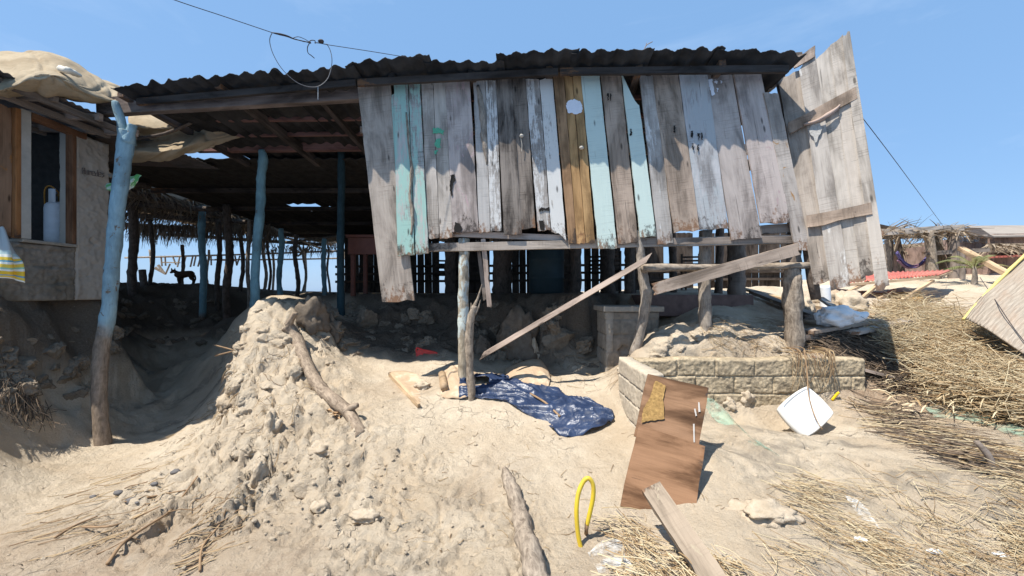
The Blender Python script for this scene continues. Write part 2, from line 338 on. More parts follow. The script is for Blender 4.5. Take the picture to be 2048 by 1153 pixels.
def board(name, TL, TR, BR, BL, th, mat, parent=None, n=16, jit=.004, endjit=.012, warp=.006, notch=None, nc=4):
    """sawn board from its front-face corners; thickness goes backwards (+Y-ish)"""
    s = random.randint(0, 9999)
    A = (BL + BR) / 2; B = (TL + TR) / 2; fn = (TR - TL).cross(BL - TL).normalized()
    if fn.dot(A - Vector((0, 0, EYE))) < 0: fn = -fn
    rows = []
    endb = [random.uniform(-1, 1) * endjit for _ in range(nc + 1)]; endt = [random.uniform(-1, 1) * endjit for _ in range(nc + 1)]
    L = (B - A).length; zdir = (B - A).normalized()
    for i in range(n + 1):
        t = i / n; l = BL.lerp(TL, t); r = BR.lerp(TR, t); xd = (r - l).normalized(); wv = warp * math.sin(t * 3.1 + s)
        l = l + xd * (jit * mnoise.noise(Vector((t * L * 6, s, 0)))) * 2; r = r + xd * (jit * mnoise.noise(Vector((t * L * 6, s + 50, 0)))) * 2
        row = []
        for j in range(nc + 1):
            q = j / nc; p = l.lerp(r, q) + fn * (wv + warp * .8 * (q - .5) * math.cos(t * 2.3 + s))
            if i == 0: p = p + zdir * endb[j]
            if i == n: p = p + zdir * endt[j]
            if notch: p = notch(t, q, p)
            row.append(p)
        rows.append(row)
    V = [p for r_ in rows for p in r_]; K = len(V); V += [p + fn * th for p in V]; Fc = []; m = nc + 1
    for i in range(n):
        for j in range(nc):
            a = i * m + j; Fc.append((a, a + 1, a + 1 + m, a + m)); Fc.append((K + a, K + a + m, K + a + 1 + m, K + a + 1))
        a = i * m; Fc.append((a, a + m, K + a + m, K + a)); a = i * m + nc; Fc.append((a, K + a, K + a + m, a + m))
    for j in range(nc):
        a = j; Fc.append((a, K + a, K + a + 1, a + 1)); a = n * m + j; Fc.append((a, a + 1, K + a + 1, K + a))
    return mk(name, V, Fc, mat, parent, frame(A, B, fn))
def beam(name, A, B, w_, h_, mat, parent=None, up=Vector((0, 0, 1)), n=10, jit=.003):
    """squared timber from A to B; w_ along horizontal side, h_ along up"""
    z = (B - A).normalized(); x = up.cross(z)
    x = x.normalized() if x.length > 1e-4 else Vector((1, 0, 0)); y = z.cross(x).normalized(); s = random.random() * 99
    V = []; Fc = []
    for i in range(n + 1):
        t = i / n; c = A.lerp(B, t)
        for k, (sx, sy) in enumerate(((-1, -1), (1, -1), (1, 1), (-1, 1))):
            V.append(c + x * (sx * w_ / 2 + jit * mnoise.noise(Vector((t * 7, s, k)))) + y * (sy * h_ / 2 + jit * mnoise.noise(Vector((t * 7, s + 9, k)))))
    for i in range(n):
        for k in range(4): a = i * 4 + k; b = i * 4 + (k + 1) % 4; Fc.append((a, b, b + 4, a + 4))
    Fc.append((3, 2, 1, 0)); Fc.append(tuple(n * 4 + k for k in range(4)))
    M = Matrix.Translation((A + B) / 2) @ Matrix((x, y, z)).transposed().to_4x4()
    return mk(name, V, Fc, mat, parent, M)
def tubegeo(pts, rad, sides=10, knob=0., sub=4, seed=0, kf=9.):
    pts = [Vector(p) for p in pts]; n = len(pts); rad = list(rad) if hasattr(rad, '__len__') else [rad] * n; C = []; Rr = []
    for i in range(n - 1):
        p0 = pts[max(i - 1, 0)]; p1 = pts[i]; p2 = pts[i + 1]; p3 = pts[min(i + 2, n - 1)]
        for k in range(sub):
            t = k / sub; C.append(.5 * ((2 * p1) + (p2 - p0) * t + (2 * p0 - 5 * p1 + 4 * p2 - p3) * t * t + (3 * p1 - p0 - 3 * p2 + p3) * t ** 3)); Rr.append(rad[i] * (1 - t) + rad[i + 1] * t)
    C.append(pts[-1]); Rr.append(rad[-1])
    V = []; Fc = []; up = None
    for i, c in enumerate(C):
        d = (C[min(i + 1, len(C) - 1)] - C[max(i - 1, 0)]).normalized()
        if up is None: up = d.orthogonal().normalized()
        up = (up - d * up.dot(d)).normalized(); sd_ = d.cross(up)
        for k in range(sides):
            a = 2 * math.pi * k / sides; dr = up * math.cos(a) + sd_ * math.sin(a)
            rr = Rr[i] * (1 + knob * mnoise.fractal(Vector(c) * kf + dr * .9 + Vector((seed, 0, 0)), .6, 2.1, 3)) if knob else Rr[i]
            V.append(c + dr * rr)
    for i in range(len(C) - 1):
        for k in range(sides): a = i * sides + k; b = i * sides + (k + 1) % sides; Fc.append((a, b, b + sides, a + sides))
    Fc.append(tuple(range(sides))[::-1]); Fc.append(tuple((len(C) - 1) * sides + k for k in range(sides)))
    return V, Fc
def tube(name, pts, rad, mat, parent=None, sides=10, knob=0., sub=4, kf=9.):
    V, Fc = tubegeo(pts, rad, sides, knob, sub, random.random() * 90, kf)
    A = Vector(pts[0]); B = Vector(pts[-1]); z = B - A
    if z.length < .02: M = None
    else:
        z.normalize(); x = z.orthogonal().normalized(); y = z.cross(x); M = Matrix.Translation(A) @ Matrix((x, y, z)).transposed().to_4x4()
    return mk(name, V, Fc, mat, parent, M, smooth=True)
def join(parts):
    V = []; Fc = []
    for v, f in parts: k = len(V); V += list(v); Fc += [tuple(i + k for i in q) for q in f]
    return V, Fc
def boxgeo(c, sx, sy, sz, rot=None):
    V = [Vector((x * sx / 2, y * sy / 2, z * sz / 2)) for z in (-1, 1) for y in (-1, 1) for x in (-1, 1)]
    if rot is not None: V = [rot @ v for v in V]
    V = [v + Vector(c) for v in V]
    return V, [(0, 2, 3, 1), (4, 5, 7, 6), (0, 1, 5, 4), (2, 6, 7, 3), (0, 4, 6, 2), (1, 3, 7, 5)]
def lathe(name, prof, loc, mat, parent=None, n=28, tilt=None):
    V = []; Fc = []
    for r_, z in prof:
        for k in range(n): a = 2 * math.pi * k / n; V.append(Vector((r_ * math.cos(a), r_ * math.sin(a), z)))
    for i in range(len(prof) - 1):
        for k in range(n): a = i * n + k; b = i * n + (k + 1) % n; Fc.append((a, b, b + n, a + n))
    M = Matrix.Translation(Vector(loc)) @ (tilt.to_4x4() if tilt else Matrix())
    V = [M @ v for v in V]; return mk(name, V, Fc, mat, parent, M, smooth=True)
def patch(name, grid, mat, parent=None, sub=8, fold=None, th=.004, uv=True, smooth=True, hole=None):
    """cloth through a control grid of world points (rows x cols)"""
    G = np.array([[tuple(p) for p in r_] for r_ in grid], float); m, n, _ = G.shape
    def cr(Gc, s):
        k = Gc.shape[0]; out = []
        for i in range(k - 1):
            p0, p1, p2, p3 = Gc[max(i - 1, 0)], Gc[i], Gc[i + 1], Gc[min(i + 2, k - 1)]
            for q in range(s):
                t = q / s; out.append(.5 * (2 * p1 + (p2 - p0) * t + (2 * p0 - 5 * p1 + 4 * p2 - p3) * t * t + (3 * p1 - p0 - 3 * p2 + p3) * t ** 3))
        out.append(Gc[-1]); return np.array(out)
    S = cr(G, sub); S = cr(S.transpose(1, 0, 2), sub).transpose(1, 0, 2); a, b, _ = S.shape
    uu, vv = np.meshgrid(np.linspace(0, 1, b), np.linspace(0, 1, a))
    if fold is not None:
        flip = 1
        du = np.gradient(S, axis=1); dv = np.gradient(S, axis=0); N = np.cross(du, dv); N /= np.linalg.norm(N, axis=2)[..., None] + 1e-9
        if N[..., 2].mean() < -.3: N = -N
        S = S + N * fold(uu, vv)[..., None]
    V = S.reshape(-1, 3); Fc = []
    for i in range(a - 1):
        for j in range(b - 1):
            if hole is not None and hole(uu[i, j], vv[i, j]): continue
            q = i * b + j; Fc.append((q, q + 1, q + 1 + b, q + b))
    o = mk(name, V, Fc, mat, parent, None, smooth)
    ul = o.data.uv_layers.new(name="uv"); U = uu.reshape(-1); W_ = vv.reshape(-1)
    for lp in o.data.loops: ul.data[lp.index].uv = (U[lp.vertex_index], W_[lp.vertex_index])
    if th:
        md = o.modifiers.new("thickness", 'SOLIDIFY'); md.thickness = th; md.offset = 0
    return o
def rock(name, c, r, mat, seed=0, sq=(1, 1, .8), rough=.35, sub=3, parent=None, cuts=0):
    import bmesh
    bm = bmesh.new(); bmesh.ops.create_icosphere(bm, subdivisions=sub, radius=1)
    for v in bm.verts:
        p = v.co.copy(); q = 1 + rough * mnoise.fractal(p * 1.3 + Vector((seed * 3.7, 0, 0)), .7, 2.1, 5)
        v.co = Vector((p.x * sq[0], p.y * sq[1], p.z * sq[2])) * r * q
    V = [v.co + Vector(c) for v in bm.verts]; Fc = [tuple(x.index for x in f.verts) for f in bm.faces]; bm.free()
    return mk(name, V, Fc, mat, parent, None, smooth=True)

# =================================================================== GROUND
def build_ground():
    nu = 760; rows = np.concatenate([np.geomspace(.45, 22, 640), np.geomspace(22.5, 900, 40)]); nr = len(rows)
    us = np.linspace(-2.1, 2.1, nu)
    X = us[None, :] * rows[:, None] * np.where(rows[:, None] < 1.2, 1.2 / rows[:, None], 1) ; Y = np.broadcast_to(rows[:, None], X.shape).copy()
    Z = g(X, Y)
    co = np.stack([X, Y, Z], -1).reshape(-1, 3).astype(np.float32)
    i, j = np.meshgrid(np.arange(nr - 1), np.arange(nu - 1), indexing='ij'); a = (i * nu + j).ravel()
    fs = np.stack([a, a + 1, a + 1 + nu, a + nu], 1).astype(np.int32)
    me = bpy.data.meshes.new("sand_ground"); me.vertices.add(len(co)); me.vertices.foreach_set("co", co.ravel())
    me.loops.add(fs.size); me.loops.foreach_set("vertex_index", fs.ravel()); me.polygons.add(len(fs))
    me.polygons.foreach_set("loop_start", np.arange(0, fs.size, 4, dtype=np.int32)); me.polygons.foreach_set("loop_total", np.full(len(fs), 4, np.int32))
    me.polygons.foreach_set("use_smooth", np.ones(len(fs), bool)); me.update(calc_edges=True)
    x = X.ravel(); y = Y.ravel(); z = Z.ravel()
    u = x * .62 + y * .78; v = x * .78 - y * .62
    brown = (1 - sstep(-2.0, -.6, x + .5 * fbm(x, y, 3, 3) + (y - 2.2) * .55)) * (1 - sstep(2.2, 3.2, y + .6 * fbm(x * .8, y * .8, 3, 4))) * .5
    brown = brown + .25 * sstep(.1, .5, fbm(u * .9, v * 2.2, 4, 6)) * (1 - mound_mask(x, y))
    greyz = sstep(.0, .45, fbm(u * 4, v * .9, 4, 7)) * (sstep(.9, 1.6, x) * .6 + .08) * (1 - sstep(7, 9, y))
    greyz = greyz + .8 * sstep(.1, .4, fbm(u * .8, v * 3.4, 4, 8)) * (1 - sstep(-3.6, -2.6, x)) * sstep(3.2, 4.2, y)
    hp_ = sstep(3.1, 3.7, x) * sstep(3.3, 3.8, y) * (1 - sstep(5.6, 6.2, y)); brown = brown + hp_ * .9; 
    greyz = greyz * (1 - mound_mask(x, y) * .6) + mound_mask(x, y) * .12 * sstep(-.1, .3, fbm(x * 2, y * 2, 4, 12)) + .3 * clod_mask(x, y) * sstep(-.1, .3, fbm(x * 3, y * 3, 3, 13))
    bank_shade = np.clip(bank_mask(x, y) * 1.0 + (1 - sstep(-5.3, -4.9, x)) * sstep(3.2, 3.8, y) * .95 * sstep(.45, .9, z) , 0, 1) * (1 - sstep(9.5, 10.5, y))  # shade on the banks below hut and shack, put into the sand colour
    bank_shade = np.clip(bank_shade + .7 * sstep(6.2, 7.2, y) * sstep(.6, 1.1, z) * (1 - sstep(12, 15, y)) * (1 - sstep(2.5, 3.5, x)), 0, 1)  # same painted shade on the terrace under the roofs
    colr = np.stack([np.clip(brown, 0, 1), np.clip(greyz, 0, 1), bank_shade, np.ones_like(x)], -1).astype(np.float32)
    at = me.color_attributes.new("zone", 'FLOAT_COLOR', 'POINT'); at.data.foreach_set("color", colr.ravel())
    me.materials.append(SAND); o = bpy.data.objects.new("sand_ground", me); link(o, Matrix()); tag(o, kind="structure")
build_ground()
t = NT("sea"); pn = t.noise(t.n("NewGeometry").outputs["Position"], .6, 5)
SEA = t.out((.05, .13, .17), .12, t.bump(pn, .4, .1), .5)
tag(mk("sea", [(-4000, 34, -.9), (4000, 34, -.9), (4000, 5500, -.9), (-4000, 5500, -.9)], [(0, 1, 2, 3)], SEA), kind="structure")


# =================================================================== MATERIALS
GREY = wood("wood_grey", (.205, .175, .15), (.37, .325, .285))
GREY2 = wood("wood_grey_pale", (.26, .23, .20), (.43, .39, .35), saw=.5)
GREYB = wood("wood_grey_brown", (.20, .155, .12), (.36, .285, .23), saw=.45)
DARKW = wood("wood_dark", (.11, .09, .075), (.22, .185, .16))
BURNT = wood("wood_burnt", (.06, .05, .045), (.22, .19, .165), dark=.9, saw=.5)
BLACKW = wood("wood_black", (.025, .02, .018), (.07, .055, .045))
MINT = wood("wood_mint", (.24, .23, .21), (.40, .39, .37), paint=(.34, .53, .46), amt=.60)
MINTP = wood("wood_pale_mint", (.30, .30, .28), (.45, .45, .43), paint=(.55, .65, .59), amt=.92, saw=.5)
WHITEP = wood("wood_white_peel", (.22, .20, .185), (.38, .36, .34), paint=(.64, .62, .59), amt=.50)
WHITEP2 = wood("wood_white_more", (.24, .22, .20), (.40, .38, .36), paint=(.66, .64, .60), amt=.64)
WHITEF = wood("wood_white_few", (.22, .20, .185), (.38, .36, .34), paint=(.64, .62, .59), amt=.30)
BLUEG = wood("wood_bluish", (.26, .25, .25), (.42, .42, .43), paint=(.42, .43, .43), amt=.5)
BROWN = wood("wood_brown", (.22, .13, .06), (.42, .26, .12), saw=.15)
BROWN2 = wood("wood_dark_brown", (.15, .09, .05), (.31, .19, .105), saw=.15)
FRAMEB = wood("frame_brown", (.09, .04, .022), (.19, .095, .05), saw=0)
RUSTP = wood("wood_ochre_stain", (.26, .23, .21), (.42, .385, .355), patch=(.36, .20, .08))
PINKG = wood("wood_pinkish", (.25, .215, .20), (.43, .38, .36), patch=(.42, .31, .30))
BEAMW = wood("wood_beam", (.24, .19, .16), (.40, .33, .285), saw=.1)
EAVEW = wood("wood_eave_beam", (.10, .08, .072), (.20, .165, .15), saw=.1)
REDB = wood("wood_red_beam", (.10, .05, .043), (.20, .11, .095), saw=.1)
TANW = wood("wood_tan", (.30, .21, .13), (.50, .37, .24), saw=.1)
PLY = wood("plywood_brown", (.115, .06, .033), (.22, .125, .07), saw=.0, dark=.9, knots=0)
BLUEPOST = bark("bark_blue_post", (.12, .09, .065), (.26, .20, .15), paint=(.22, .32, .355), amt=.84, fade=1.75)
BLUEFORK = bark("bark_blue_fork", (.12, .09, .065), (.26, .20, .15), paint=(.22, .32, .355), amt=.84)
BLUEDARK = bark("bark_blue_dark", (.05, .045, .04), (.10, .085, .07), paint=(.02, .045, .055), amt=.9)
BLUEPOST2 = bark("bark_blue_post_far", (.10, .075, .055), (.22, .17, .13), paint=(.15, .27, .31), amt=.90, fade=.5)
PALEPOST = bark("bark_pale_post", (.20, .165, .12), (.40, .34, .26), paint=(.40, .44, .42), amt=.5, fade=.9)
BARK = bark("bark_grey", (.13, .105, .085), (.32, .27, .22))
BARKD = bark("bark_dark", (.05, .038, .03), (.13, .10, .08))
BARKL = bark("bark_log", (.13, .095, .068), (.32, .25, .185), sc_=1.5)
BARKG = bark("bark_driftwood", (.13, .10, .075), (.33, .27, .21), sc_=1.6)
ROOFM = plain("roof_fibre_cement", (.026, .024, .023), .9, .35, 9, .1, .3, c2=(.065, .06, .057))
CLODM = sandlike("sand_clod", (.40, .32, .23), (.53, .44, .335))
CLODSHADE = sandlike("sand_clod_shaded", (.13, .10, .075), (.21, .17, .13))  # shaded copy of the sand clod, shade put into its colour
IRON = plain("rusty_wire", (.05, .04, .04), .7, .3, 40)
STRAW = plain("straw", (.50, .36, .17), .8, .35, 3, .2, .05, c2=(.36, .25, .12))
TWIG = plain("twig", (.27, .175, .10), .85, .3, 9)

# =================================================================== SHACK (front wall plane)
A0 = Vector(((715 - HX) / F * 4.55, 4.55)); B0 = Vector(((1600 - HX) / F * 4.28, 4.28))
WD = (B0 - A0).normalized(); WN = Vector((WD.y, -WD.x))       # WN points to the camera side
if WN.y > 0: WN = -WN
def W(px, py, off=0.):
    u = Vector(((px - HX) / F, 1.)); a = A0 + WN * off; d = (a.dot(WN)) / u.dot(WN); return P(px, py, d)
shack = thing("wooden_shack", (0.2, 4.6, gz(0.2, 4.6)), "long weathered plank shack on posts, its patchwork wall leaning above the sand", "shack")
def plank(c, off, mat, label=None, **k):
    TL, TR, BR, BL = [W(x, y, off) for x, y in c]
    o = board("wall_plank", TL, TR, BR, BL, .024, mat, shack, **k)
    if label: o["label"] = label
    return o
plank([(713,148),(779,145),(828,600),(763,606)], .02, GREY, "widest grey plank hanging lowest at the left end of the wall", warp=.015)
def notch_m(t_, q, p): return p
plank([(787,137),(814,137),(829,509),(795,512)], .062, MINT, "peeling mint green plank")
plank([(816,137),(838,137),(857,507),(831,509)], .058, wood("wood_grey_mint", (.24,.23,.21), (.40,.39,.37), paint=(.34,.52,.45), amt=.52, saw=.8), "grey plank with mint traces")
plank([(782,190),(790,188),(800,420),(795,420)], .05, MINT, n=8)
plank([(841,139),(864,138),(879,477),(857,478)], .045, GREY2)
plank([(865,138),(889,139),(905,476),(880,477)], .045, GREY2, "grey plank with green brush marks")
plank([(889,137),(938,138),(957,462),(905,465)], .05, PINKG, "grey plank with pink stain near its top")
plank([(946,155),(970,157),(980,463),(958,466)], .035, WHITEF, "bark edged plank with white flecks")
plank([(971,157),(992,157),(1003,461),(981,464)], .035, WHITEP, "plank with peeling white paint beside the bark strip")
plank([(991,139),(1022,138),(1044,467),(1008,470)], .05, BURNT, "soot blackened plank")
plank([(1023,141),(1050,142),(1071,457),(1043,459)], .045, BURNT, "soot blackened plank with a knotted string")
plank([(1051,157),(1078,158),(1101,459),(1076,462)], .035, WHITEP, "narrow plank with flaking white paint")
plank([(1079,158),(1105,158),(1132,478),(1103,464)], .035, WHITEP2, "white painted plank with a rotten lower end", endjit=.03)
plank([(1105,139),(1126,138),(1153,488),(1138,488)], .055, BROWN2, "brown door board, leftmost of the brown boards")
plank([(1127,138),(1143,138),(1171,487),(1154,488)], .057, BROWN, "brown door board with round white mark")
plank([(1144,138),(1161,138),(1190,486),(1172,487)], .055, BROWN, "brown door board with a knob")
plank([(1161,141),(1198,141),(1234,497),(1197,500)], .06, MINTP, "pale mint plank, widest of the two")
plank([(1200,134),(1240,134),(1276,486),(1237,490)], .04, GREYB, "grey brown plank between the two pale mint ones")
_a, _b = W(1243,147,.055), W(1285,187,.055)
board("wall_plank", W(1243,147,.055), W(1270,147,.055), W(1313,472,.055), W(1281,476,.055), .024, MINTP, shack,
      notch=lambda t_, q, p: p - Vector((0,0,1)) * (.34 * q if t_ > .99 else (.34 * q * max(0, (t_-.8)/.2)) )) ["label"] = "pale mint plank with a slanting cut top"
plank([(1279,152),(1308,151),(1347,487),(1316,489)], .035, WHITEF, "narrow grey plank with white patch near its top")
plank([(1303,136),(1355,134),(1399,461),(1348,465)], .05, GREYB)
plank([(1356,134),(1412,133),(1457,456),(1400,461)], .047, BLUEG, "blue grey plank with dark nail stains")
plank([(1412,150),(1465,150),(1523,475),(1463,480)], .035, wood("wood_wf2", (.23,.20,.185), (.39,.35,.33), paint=(.64,.62,.60), amt=.2), "grey plank flecked white near the eave")
plank([(1465,131),(1520,130),(1580,445),(1522,448)], .05, PINKG)
plank([(1528,186),(1556,187),(1622,500),(1592,502)], .06, RUSTP, "grey plank with ochre stain, last one at the corner")
# bark strip, paint mark, knob, green brush marks
for pts in ([(956,172),(962,205),(967,245),(969,275),(972,300),(974,330)], ):
    tube("bark_strip", [W(x, y, .028) for x, y in pts], [.02, .036, .038, .036, .03, .006], BARK, shack, 10, .5)
tube("bark_strip", [W(x, y, .07) for x, y in [(812,225),(815,260),(818,300),(824,340),(820,385),(826,430),(822,470)]], [.006,.014,.01,.02,.016,.022,.01], BARKG, shack, 7, .9)
def blob(name, poly, off, mat, label, parent=shack, th=.003, seed=1):
    pts = []; n = len(poly)
    for i in range(n):
        a = poly[i]; b = poly[(i + 1) % n]
        for k in range(5):
            t_ = k / 5; x = a[0] + (b[0] - a[0]) * t_; y = a[1] + (b[1] - a[1]) * t_
            pts.append((x + 2.6 * mnoise.noise(Vector((x * .45, y * .45, seed))), y + 2.6 * mnoise.noise(Vector((x * .45, y * .45, seed + 5)))))
    V = [W(x, y, off) for x, y in pts]; K = len(V); bk = Vector((-WN.x, -WN.y, 0)) * th; V += [v + bk for v in V]
    Fc = [tuple(range(K)), tuple(range(K, 2 * K))[::-1]] + [(i, K + i, K + (i + 1) % K, (i + 1) % K) for i in range(K)]
    o = mk(name, V, Fc, mat, parent)
    if label: o["label"] = label
    return o
WPAINT = plain("white_paint_spot", (.72, .73, .78), .8, .06, 40); GPAINT = plain("green_brush", (.10, .36, .22), .8, .25, 60)
blob("paint_patch", [(1136,202),(1148,199),(1160,202),(1165,214),(1163,226),(1150,229),(1136,226),(1132,213)], .061, WPAINT, "round white paint mark", seed=3)
for q_ in ([(866,257),(876,256),(888,262),(887,270),(879,266),(872,268),(866,267)], [(870,281),(882,276),(880,286),(881,297),(874,296),(869,290)], [(868,303),(876,300),(873,308),(869,312)]):
    blob("paint_patch", q_, .049, GPAINT, "green brush mark", seed=q_[0][0])
def knobat(px, py, off, r, mat, nm="knob"):
    c = W(px, py, off); o = rock(nm, c, r, mat, px, (1, 1, .8), .12, 2, shack); return o
knobat(1163, 296, .085, .028, plain("bone_knob", (.50, .44, .36), .6, .1, 40)); knobat(1043, 272, .08, .026, plain("string_knot", (.5,.45,.38), .9, .2, 60), "string_knot")
tube("string", [W(1041,275,.08), W(1044,290,.075), W(1043,305,.075)], .004, plain("stringm", (.45,.4,.34), .9), shack, 5)
HOLE = plain("rot_black", (.018,.015,.013), .95, .2, 30)
blob("rot_hole", [(901,350),(909,349),(911,360),(905,368),(905,392),(902,394),(900,372)], .052, HOLE, "dark rotted hole")
blob("rot_hole", [(1078,419),(1084,415),(1092,417),(1099,414),(1100,423),(1090,421),(1079,423)], .04, HOLE, None)
blob("rot_hole", [(910,445),(920,448),(924,457),(921,464),(908,465)], .053, HOLE, None, seed=8)
blob("rot_hole", [(1077,442),(1086,441),(1089,452),(1088,461),(1081,460)], .038, HOLE, None, seed=9)
for x0, y0 in ((1384,262),(1398,268),(1404,266),(1396,290),(1386,287),(1349,252),(1221,188),(1216,187),(1262,258)):
    blob("nail_stain", [(x0-1.5,y0),(x0+1.5,y0),(x0+1.2,y0+12),(x0-.8,y0+14)], .064 if x0 < 1300 else .054, HOLE, None, seed=x0)

# rails behind the planks
beam("rail", W(853,496,-.02), W(1620,479,-.02), .06, .095, GREY, shack)
beam("rail", W(900,468,-.04), W(1150,478,-.05), .05, .07, BEAMW, shack)
beam("rail", W(1270,484,-.01), W(1592,480,-.01), .05, .075, DARKW, shack)
beam("rail", W(1500,462,-.03), W(1600,455,-.03), .05, .10, DARKW, shack)
tube("brace_pole", [W(1284,537,.08), W(1380,536,.02), W(1500,534,.0), W(1625,531,.02)], [.05,.042,.04,.04], BARKG, shack, 9, .35)
beam("ledger", W(722,262,-.12), W(1560,240,-.12), .05, .09, DARKW, shack)
# eave beam, on the blue post
beam("eave_beam", P(200,216,4.62), W(745,184,-.05), .09, .20, EAVEW, shack, n=20)
beam("eave_beam", W(735,166,-.10), W(1600,120,-.10), .08, .13, DARKW, shack)
beam("cross_beam", P(395,296,6.0), P(745,292,6.0), .09, .145, REDB, shack, n=14)
beam("cross_beam", P(745,300,6.0), P(1560,300,6.0), .09, .14, DARKW, shack)
# posts
def post(pts, rad, mat, nm="post", sides=14, knob=.25, label=None, kf=7.):
    o = tube(nm, pts, rad, mat, shack, sides, knob, 6, kf)
    if label: o["label"] = label
    return o
b0 = P(205,885,4.22)
post([b0 - Vector((0,0,.25)), b0, P(199,800,4.25), P(203,700,4.3), P(218,620,4.35), P(224,540,4.38), P(232,440,4.42), P(244,350,4.46), P(251,290,4.5), P(253,262,4.5)],
     [.074,.070,.066,.069,.069,.067,.069,.071,.082,.072], BLUEPOST, "blue_post", 18, .16, "thick crooked post painted pale blue, bare bark below")
tube("post_fork", [P(250,285,4.5), P(243,248,4.5), P(233,212,4.47), P(230,205,4.47)], [.07,.05,.036,.028], BLUEFORK, shack, 10, .3)
tube("post_fork", [P(253,285,4.5), P(262,262,4.5), P(264,250,4.5)], [.075,.05,.042], BLUEFORK, shack, 10, .3)
b1 = P(512,640,6.0)
post([b1 - Vector((0,0,.3)), b1, P(510,590,6.0), P(512,520,5.98), P(519,440,5.95), P(522,380,5.95), P(523,345,5.95), P(527,318,5.95), P(522,302,5.95)], [.075,.07,.065,.06,.065,.062,.06,.065,.05], BLUEPOST2, "blue_post", 14, .25, "thin blue post under the red cross beam")
def gpost(px, ybase, ytop, d, r, mat, bend=6, nm="post", lean=0):
    b_ = P(px, ybase, d); zb = min(b_.z, gz(b_.x, b_.y)) - .15; pts = [Vector((b_.x, b_.y, zb))]
    for k in range(6):
        t_ = k / 5; p = P(px + bend * math.sin(t_ * 5 + px) + lean * t_, ybase + (ytop - ybase) * t_, d); pts.append(p)
    pts = [pts[0]] + [p for p in pts[1:] if p.z > zb + .05]
    return tube(nm, pts, [r * 1.12] + [r] * (len(pts) - 1), mat, shack, 12, .22, 5, 7)
gpost(927, 742, 478, W(927,600,-.06).y, .062, PALEPOST, 1.0)
p4 = W(1285,600,-.02).y
post([P(1268,712,p4+.1), P(1272,695,p4+.08), P(1286,640,p4+.05), P(1292,590,p4), P(1284,540,p4), P(1280,500,p4), P(1272,462,p4)], [.07,.06,.055,.062,.055,.045,.04], BARK, "post", 12, .3)
gpost(1410, 628, 462, 4.5, .07, BARK, 1.5)
p5 = W(1588,600,-.02).y
post([P(1588,735,p5), P(1590,690,p5), P(1588,620,p5), P(1584,565,p5), P(1582,538,p5)], [.092,.082,.092,.09,.07], BARKG, "post", 14, .35, "thick knotty stump post at the corner")
gpost(1588, 560, 445, p5 + .06, .07, DARKW, 1)
gpost(1474, 590, 330, 6.2, .13, DARKW, 1); gpost(1438, 590, 330, 7.4, .07, BARKD, 2)
gpost(682, 600, 300, 6.3, .058, BLUEDARK, 1)
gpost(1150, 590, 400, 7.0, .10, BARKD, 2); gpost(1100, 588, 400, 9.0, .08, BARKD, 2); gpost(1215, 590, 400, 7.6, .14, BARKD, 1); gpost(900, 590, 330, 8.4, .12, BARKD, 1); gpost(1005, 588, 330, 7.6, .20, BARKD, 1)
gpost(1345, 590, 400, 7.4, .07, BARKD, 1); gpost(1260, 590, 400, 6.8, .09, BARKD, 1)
# rafters with their sunlit tails
RAFW = wood('wood_rafter', (.035, .028, .024), (.09, .07, .06), saw=.1)
RF = [(241,178,4.36),(436,160,4.30),(610,152,4.30),(783,138,4.25),(943,134,4.22),(1099,127,4.18),(1279,124,4.10),(1445,118,4.02)]
for px, py, d in RF:
    d += .10
    a_ = P(px, py + 6, d); b_ = Vector((a_.x + .12, 6.45, 3.79)); beam("rafter", a_, b_, .075, .12, RAFW, shack)
for yy, zz in ((4.8,4.02),(5.2,3.97),(5.6,3.93),(6.05,3.88)):
    beam("purlin", Vector((-4.75,yy,zz-.02)), Vector((3.0,yy,zz+.06)), .05, .05, REDB, shack)
# corrugated sheets of the front slope
EDGE = [(238,182),(330,170),(430,162),(520,153),(600,150),(690,142),(780,133),(860,127),(940,126),(1020,123),(1100,118),(1190,113),(1290,110),(1400,106),(1500,101),(1560,104),(1612,112)]
def edge_pt(px):
    ys = np.interp(px, [e[0] for e in EDGE], [e[1] for e in EDGE]); d = np.interp(px, [238, 1612], [4.32, 3.92]); return P(px, float(ys), float(d))
def sheet(x0, x1, lift, back=6.7, drop=-.15, yoff=0., tilt=0., mat=None):
    mat = mat or ROOFM; n = max(8, int((x1 - x0) / 2.2)); V = []; Fc = []; m = 6
    for j in range(m + 1):
        t_ = j / m
        for i in range(n + 1):
            px = x0 + (x1 - x0) * i / n; e = edge_pt(px); e.y += yoff
            ph = e.x / .178 * 2 * math.pi; wv = .017 * math.sin(ph) * max(.25, 1 + 1.1 * mnoise.noise(Vector((px * .018, 3, lift * 90))))
            back_ = Vector((e.x + .1, back, 3.82 + .02 * (lift > .05))); p = e.lerp(back_, t_)
            p.z += wv + lift + tilt * (i / n - .5) * (1 - t_) + .02 * mnoise.noise(Vector((px * .025, t_ * 3, 7))) + (.012 * mnoise.noise(Vector((px * .2, 8, 1))) if j == 0 else 0)
            if j == 0: p.y += .04 * mnoise.noise(Vector((px * .05, 1, 5)))
            V.append(p)
    K = len(V); V += [v - Vector((0, 0, .008)) for v in V]; s_ = n + 1
    for j in range(m):
        for i in range(n):
            a = j * s_ + i; Fc.append((a, a + 1, a + 1 + s_, a + s_)); Fc.append((K + a, K + a + s_, K + a + 1 + s_, K + a + 1))
    for i in range(n): Fc.append((i, K + i, K + i + 1, i + 1)); a = m * s_ + i; Fc.append((a, a + 1, K + a + 1, K + a))
    for j in range(m): a = j * s_; Fc.append((a, a + s_, K + a + s_, K + a)); a = j * s_ + n; Fc.append((a, K + a, K + a + s_, a + s_))
    return mk("roof_sheet", V, Fc, mat, shack, smooth=True)
FASC = wood('wood_fascia', (.02, .017, .016), (.05, .042, .038), saw=.1)
